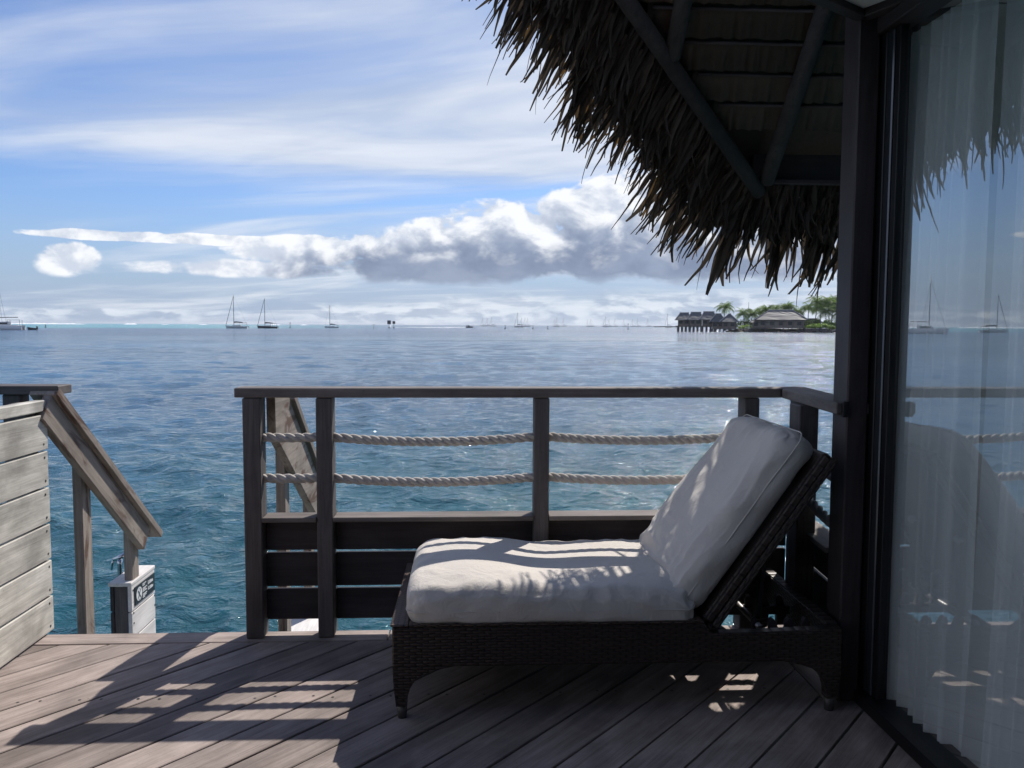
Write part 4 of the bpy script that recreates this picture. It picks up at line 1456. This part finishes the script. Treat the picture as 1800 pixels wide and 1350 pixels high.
# ------------------------------------------------------------------ island with huts and palms
def build_island():
    rnd = random.Random(13)
    # local frame: origin on the shore straight behind the big hut, X to the right along the shore, Y inland
    O = Vector((112.0, 321.0, WATER))
    ex = Vector((.927, -.332, 0)).normalized() * 1.0
    ex = Vector((math.cos(rad(-19.8)), math.sin(rad(-19.8)), 0))
    M = Matrix.Translation(O) @ Matrix.Rotation(rad(-19.8), 4, 'Z')
    V, F = [], []
    nx, ny = 60, 12
    for j in range(ny + 1):
        for i in range(nx + 1):
            x = -14 + 130 * i / nx
            y = -2 + 70 * (j / ny) ** 1.3
            e = min(1, (x + 14) / 6) * min(1, (y + 2) / 2.2) * min(1, (116 - x) / 10) * min(1, (68 - y) / 12)
            z = -1.2 + max(0, e) * (2.5 + .5 * mnoise.noise(Vector((x * .1, y * .1, 0)))) + .25 * mnoise.noise(Vector((x * .6, y * .6, 2)))
            V.append((x, y, z))
    for j in range(ny):
        for i in range(nx):
            a = j * (nx + 1) + i
            F.append((a, a + 1, a + nx + 2, a + nx + 1))
    isl = mobj('terrain', V, F, plain('island_soil', (.09, .085, .055), .9, var=.4, scale=.4), None, M, True)
    tag(isl, 'low green shore of the small island', 'island', kind='structure')
    # rock seawall
    parts = []
    for i in range(260):
        x = rnd.uniform(-12, 60)
        s = rnd.uniform(.25, .7)
        y = rnd.uniform(-2.6, -.6)
        z = .1 + (y + 2.6) * .55 + rnd.uniform(-.2, .2)
        vv = []
        for p in [(-1, 0, 0), (1, 0, 0), (0, -1, 0), (0, 1, 0), (0, 0, -1), (0, 0, 1)]:
            q = Vector(p) * s * rnd.uniform(.7, 1.2)
            vv.append((x + q.x * 1.3, y + q.y, z + q.z * .8))
        parts.append((vv, [(0, 2, 5), (2, 1, 5), (1, 3, 5), (3, 0, 5), (2, 0, 4), (1, 2, 4), (3, 1, 4), (0, 3, 4)]))
    v, f = merge(parts)
    sw = mobj('rock_seawall', v, f, plain('basalt', (.05, .05, .055), .9, var=.5, scale=.8), None, M)
    tag(sw, 'dark rock seawall along the island shore', 'seawall', kind='stuff')

    roofm = thatch_mat('pandanus_roof', (.07, .072, .08), (.14, .14, .148), .0)
    wallm = wood('hut_wall', (.13, .105, .09), (.24, .20, .175), 'z', fine=8)
    darkm = plain('hut_opening', (.015, .015, .018), .5)
    polem = plain('hut_pile', (.11, .10, .095), .9)
    palem = plain('ridge_cap', (.24, .24, .25), .9)

    def hut(cx, cy, w, dpt, floor, eave, ridge, rl, label, piles=0.0, over=1.1):
        t = bpy.data.objects.new('thatched_hut', None)
        Mh = M @ Matrix.Translation((cx, cy, 0))
        link(t, None, Mh)
        tag(t, label, 'hut', 'thatched huts on the island shore')
        hw, hd = w / 2, dpt / 2
        sub = lambda n_, vf, m_, p=t: mobj(n_, vf[0], vf[1], m_, p, Mh)
        wl = sub('wall', bevelled(boxv((-hw, -hd, floor), (hw, hd, eave + .6)), BOXF, .03), wallm)
        nwin = max(2, int(w / 3.2))
        for i in range(nwin):
            x = -hw + w * (i + .5) / nwin
            a = sub('window', bevelled(boxv((x - .75, -hd - .08, floor + .9), (x + .75, -hd + .02, floor + 2.3)), BOXF, .02), darkm, wl)
            sub('post', bevelled(boxv((x + .95, -hd - .14, floor), (x + 1.15, -hd - .02, eave)), BOXF, .01), polem)
        V = [(-hw - over, -hd - over, eave), (hw + over, -hd - over, eave), (hw + over, hd + over, eave), (-hw - over, hd + over, eave),
             (-rl / 2, 0, ridge), (rl / 2, 0, ridge)]
        Fr = [(0, 1, 5, 4), (1, 2, 5), (2, 3, 4, 5), (3, 0, 4), (3, 2, 1, 0)]
        # subdivide the slopes for a rough thatch surface
        bm = bmesh.new()
        vs = [bm.verts.new(p) for p in V]
        for q in Fr: bm.faces.new([vs[i] for i in q])
        bmesh.ops.triangulate(bm, faces=bm.faces)
        bmesh.ops.subdivide_edges(bm, edges=bm.edges, cuts=7, use_grid_fill=True)
        for p in bm.verts:
            nv = mnoise.noise_vector(p.co * 1.3 + Vector((cx, 0, 0)))
            p.co += nv * .12
        bm.verts.index_update()
        rf = sub('roof', ([tuple(p.co) for p in bm.verts], [tuple(q.index for q in f_.verts) for f_ in bm.faces]), roofm)
        bm.free()
        sub('ridge_cap', tubev([(-rl / 2 - .3, 0, ridge), (rl / 2 + .3, 0, ridge)], .28, 8), palem, rf)
        for sx in (-1, 1):
            for sy in (-1,):
                sub('hip_cap', tubev([(sx * rl / 2, 0, ridge), (sx * (hw + over), sy * (hd + over), eave + .05)], .17, 6), palem, rf)
        sub('deck', bevelled(boxv((-hw - .8, -hd - 1.6, floor - .25), (hw + .8, hd, floor)), BOXF, .03), polem)
        if piles:
            n = int(w / 1.8) + 1
            for i in range(n + 1):
                for y in (-hd - 1.2, 0, hd - .3):
                    x = -hw + w * i / n
                    sub('pile', tubev([(x, y, -2), (x, y, floor - .2)], .2, 6), polem)
        return t
    # x along the shore, measured from the big hut
    hut(-28.6, 7, 4.6, 5.0, 2.4, 4.7, 7.7, 3.2, 'leftmost thatched hut of the row standing on piles over the water', 1)
    hut(-23.8, 6, 4.6, 5.0, 2.4, 4.8, 7.9, 3.6, 'second thatched hut on piles, between the leftmost and the third', 1)
    hut(-18.6, 5, 4.8, 5.0, 2.4, 4.9, 8.1, 3.8, 'third thatched hut on piles, below the lone palm', 1)
    hut(-14.6, .5, 4.4, 4.0, 1.4, 4.0, 7.2, 1.8, 'low thatched hut with a stair, in front of the third pile hut', 1)
    hut(-10.2, -1.5, 5.4, 5.0, 1.4, 4.0, 7.1, .6, 'pyramid roofed thatched hut at the end of the pile row', 0)
    hut(9.2, 2.5, 17.0, 8.0, 1.9, 4.9, 8.6, 9.0, 'large wide thatched hut by the rock seawall under the palms', 0, 1.5)
    hut(1.2, 1.5, 5.2, 5.0, 1.6, 3.9, 5.0, 3.2, 'low lean-to hut joined to the left of the large thatched hut', 0)
    hut(21.0, 17, 7, 4, 1.8, 3.9, 5.4, 4.0, 'small grey roofed hut half hidden behind the hedge', 0)

    # pier far out and a tender under the huts
    p = thing('pier', (205, 900, WATER), 'low dark pier running out from the pile huts', 'pier')
    mobj('walkway', *bevelled(boxv((225, 1010, WATER + .9), (300, 1016, WATER + 1.8)), BOXF, .05), polem, p)
    for i in range(12):
        x = 227 + i * 6.4
        mobj('pile', *tubev([(x, 1013, WATER - 1), (x, 1013, WATER + .9)], .4, 6), polem, p)
    mm = thing('signal_mast', tuple(M @ Vector((-3.6, 30, 0))), 'thin grey signal mast rising between the palms', 'mast')
    q = M @ Vector((-3.6, 30, 0))
    mobj('pole', *tubev([q, q + Vector((0, 0, 12.6))], [.16, .07], 6), polem, mm)
    mobj('crosstree', *tubev([q + Vector((-.8, 0, 9)), q + Vector((.8, 0, 9))], .06, 6), polem, mm)

    # palms
    frm = leaf_mat('palm_leaf', (.05, .10, .02), (.22, .34, .07))
    trm = plain('palm_trunk', (.13, .115, .095), .9, var=.3, scale=2)
    def crown_geo(seed, R):
        r = random.Random(seed)
        parts = []
        nf = 30
        for i in range(nf):
            a = i * 2.39996 + r.uniform(-.2, .2)
            el0 = rad(r.uniform(-25, 78))
            ln = R * r.uniform(.8, 1.1)
            droop = r.uniform(.5, 1.0) * (1.0 if el0 > 0 else .6)
            prev = None
            V, F = [], []
            n = 9
            h = Vector((math.cos(a), math.sin(a), 0))
            sd = Vector((-math.sin(a), math.cos(a), 0))
            pts = []
            p_ = Vector((0, 0, 0))
            el = el0
            for j in range(n + 1):
                pts.append(p_.copy())
                p_ = p_ + (h * math.cos(el) + Vector((0, 0, math.sin(el)))) * (ln / n)
                el -= droop * 2.2 / n
            for j in range(1, n + 1):
                u = j / n
                w = ln * .26 * math.sin(math.pi * min(1, .12 + u * .86)) ** .7
                for sgn in (-1, 1):
                    for kx in (0, .5):
                        b0 = pts[j - 1].lerp(pts[j], kx)
                        b1 = pts[j - 1].lerp(pts[j], kx + .30)
                        tip = b0 + sd * sgn * w * r.uniform(.8, 1.1) + Vector((0, 0, -w * r.uniform(.35, .9))) + (pts[j] - pts[j - 1]) * 1.2
                        o = len(V)
                        V += [b0, b1, tip]
                        F.append((o, o + 1, o + 2))
            parts.append((V, F))
            parts.append(tubev(pts, [.06 * (1 - j / n) + .015 for j in range(n + 1)], 4))
        return merge(parts)
    crowns = [crown_geo(s, 4.1) for s in range(4)]
    crown_me = [mesh_data('crown', v, f, frm) for v, f in crowns]
    def palm(x, y, h, label, k=1.0, g='coconut palms on the island'):
        base = M @ Vector((x, y, 1.0))
        lean = Vector((rnd.uniform(-.9, .9), rnd.uniform(-.5, .5), 0))
        t = thing('palm_tree', base, label, 'palm tree', g)
        path = [base + lean * (u * u) + Vector((0, 0, h * u)) for u in (0, .25, .5, .75, 1)]
        mobj('trunk', *tubev(path, [.26, .2, .17, .15, .14], 7), trm, t, smooth=True)
        Mc = Matrix.Translation(path[-1]) @ Matrix.Rotation(rnd.uniform(0, 6), 4, 'Z') @ Matrix.Scale(k * 1.25, 4)
        link(bpy.data.objects.new('crown', crown_me[rnd.randrange(4)]), t, Mc)
    for x, y, h, lab, k in ((-13.2, 16, 9.3, 'lone tall palm rising behind the pile huts', 1.0),
                            (-4.8, 14, 6.3, 'first short palm in the gap between the hut groups', .9), (-2.2, 12, 6.2, 'darkest bushy palm in the gap between the hut groups', 1.05),
                            (.6, 18, 6.9, 'slim palm behind the lean-to hut', .85), (4.0, 15, 7.9, 'palm standing over the left end of the large hut roof', .95),
                            (7.2, 20, 8.4, 'small palm behind the middle of the large hut ridge', .8), (10.6, 18, 8.9, 'leftmost of two palms crowding behind the large hut ridge', .9),
                            (12.6, 18, 9.4, 'rightmost of two palms crowding behind the large hut ridge', .9), (16.2, 20, 7.4, 'low palm past the end of the large hut', .8),
                            (22.6, 14, 11.0, 'big palm, first of the tall grove past the large hut', 1.15), (25.0, 20, 9.6, 'shaded palm inside the tall grove', 1.0),
                            (28.0, 15, 11.2, 'palm in the middle of the tall grove', 1.05), (31.0, 13, 9.6, 'bright leaning palm inside the tall grove', 1.1),
                            (33.6, 15, 12.3, 'tallest palm of the grove beside the corner post', 1.15), (36.0, 13, 10.0, 'palm of the grove half cut by the corner post', 1.1),
                            (29.4, 22, 11.4, 'palm at the back of the tall grove', 1.0),
                            (20.2, 22, 9.0, 'dark low palm at the near edge of the tall grove', 1.0), (26.6, 11, 7.2, 'short bright palm in front of the tall grove', 1.0),
                            (34.8, 20, 11.6, 'palm behind the tallest palm of the grove', 1.0), (31.8, 9, 6.6, 'short palm standing just behind the hedge', 1.0)):
        palm(x, y, h, lab, k)
    # undergrowth
    def bush(x0, x1, y0, y1, h, nm, lab, mat_, seed, n=900):
        r = random.Random(seed)
        V, F = [], []
        for i in range(n):
            x, y = r.uniform(x0, x1), r.uniform(y0, y1)
            top = h * (.7 + .4 * mnoise.noise(Vector((x * .5, y * .5, seed)))) * (1 - .5 * abs(2 * (x - x0) / (x1 - x0) - 1) ** 4)
            z = 1.1 + top * r.uniform(.15, 1) ** .6
            s = r.uniform(.18, .42)
            a, b = r.uniform(0, 6.28), r.uniform(-.7, .7)
            u = Vector((math.cos(a), math.sin(a), b)) * s
            w = Vector((-math.sin(a) * .6, math.cos(a) * .6, r.uniform(-.6, .6))) * s
            c = Vector((x, y, z))
            o = len(V)
            V += [c - u, c + w, c + u, c - w]
            F.append((o, o + 1, o + 2, o + 3))
        t = bpy.data.objects.new(nm, mesh_data(nm, V, F, mat_))
        link(t, None, M)
        tag(t, lab, 'bush', 'shrubs along the island shore')
    bl = leaf_mat('bright_shrub', (.14, .26, .04), (.34, .50, .09))
    dl = leaf_mat('dark_shrub', (.045, .09, .022), (.15, .25, .06))
    rl = leaf_mat('red_shrub', (.10, .06, .03), (.22, .09, .05))
    bush(17.5, 29, -.2, 3.5, 3.0, 'hedge', 'bright green hedge on the seawall past the large hut', bl, 1, 1500)
    bush(28, 42, 0, 4, 2.4, 'hedge', 'green hedge running on behind the corner post', bl, 2, 1300)
    bush(18.5, 24.5, 5, 9, 5.6, 'shrub', 'taller green shrub behind the hedge by the large hut', dl, 3)
    bush(24.5, 31, 4, 8, 5.4, 'shrub', 'leafy shrub under the tall palm grove', bl, 4, 1200)
    bush(29.5, 33, -.5, 1.4, 1.9, 'shrub', 'reddish shrub in front of the hedge', rl, 5, 350)
    bush(30, 43, 6, 12, 9.0, 'shrub', 'dense green thicket beneath the tallest palm', dl, 6, 1600)
    bush(-7, .5, 2, 5, 2.0, 'shrub', 'low green shrub between the two groups of huts', bl, 7, 500)
    bush(-8, 4, 9, 14, 5.0, 'shrub', 'dark thicket under the short palms', dl, 8, 1400)
    bush(2, 22, 13, 17, 6.2, 'shrub', 'dark thicket behind the large hut', dl, 9, 1400)
build_island()


# ------------------------------------------------------------------ thin sea haze
def build_haze():
    m_, t, k = newmat('sea_haze')
    v = k.n('ShaderNodeVolumePrincipled')
    v.inputs['Color'].default_value = (.86, .92, 1.0, 1)
    v.inputs['Density'].default_value = 7e-5
    v.inputs['Anisotropy'].default_value = .3
    o = k.n('ShaderNodeOutputMaterial')
    t.links.new(v.outputs[0], o.inputs['Volume'])
    me = mesh_data('haze', boxv((-14200, -14200, -4.2), (14200, 14200, 26)), BOXF, m_)
    hz = link(bpy.data.objects.new('haze', me))
    tag(hz, 'thin pale sea haze over the lagoon', 'haze', kind='stuff')
build_haze()
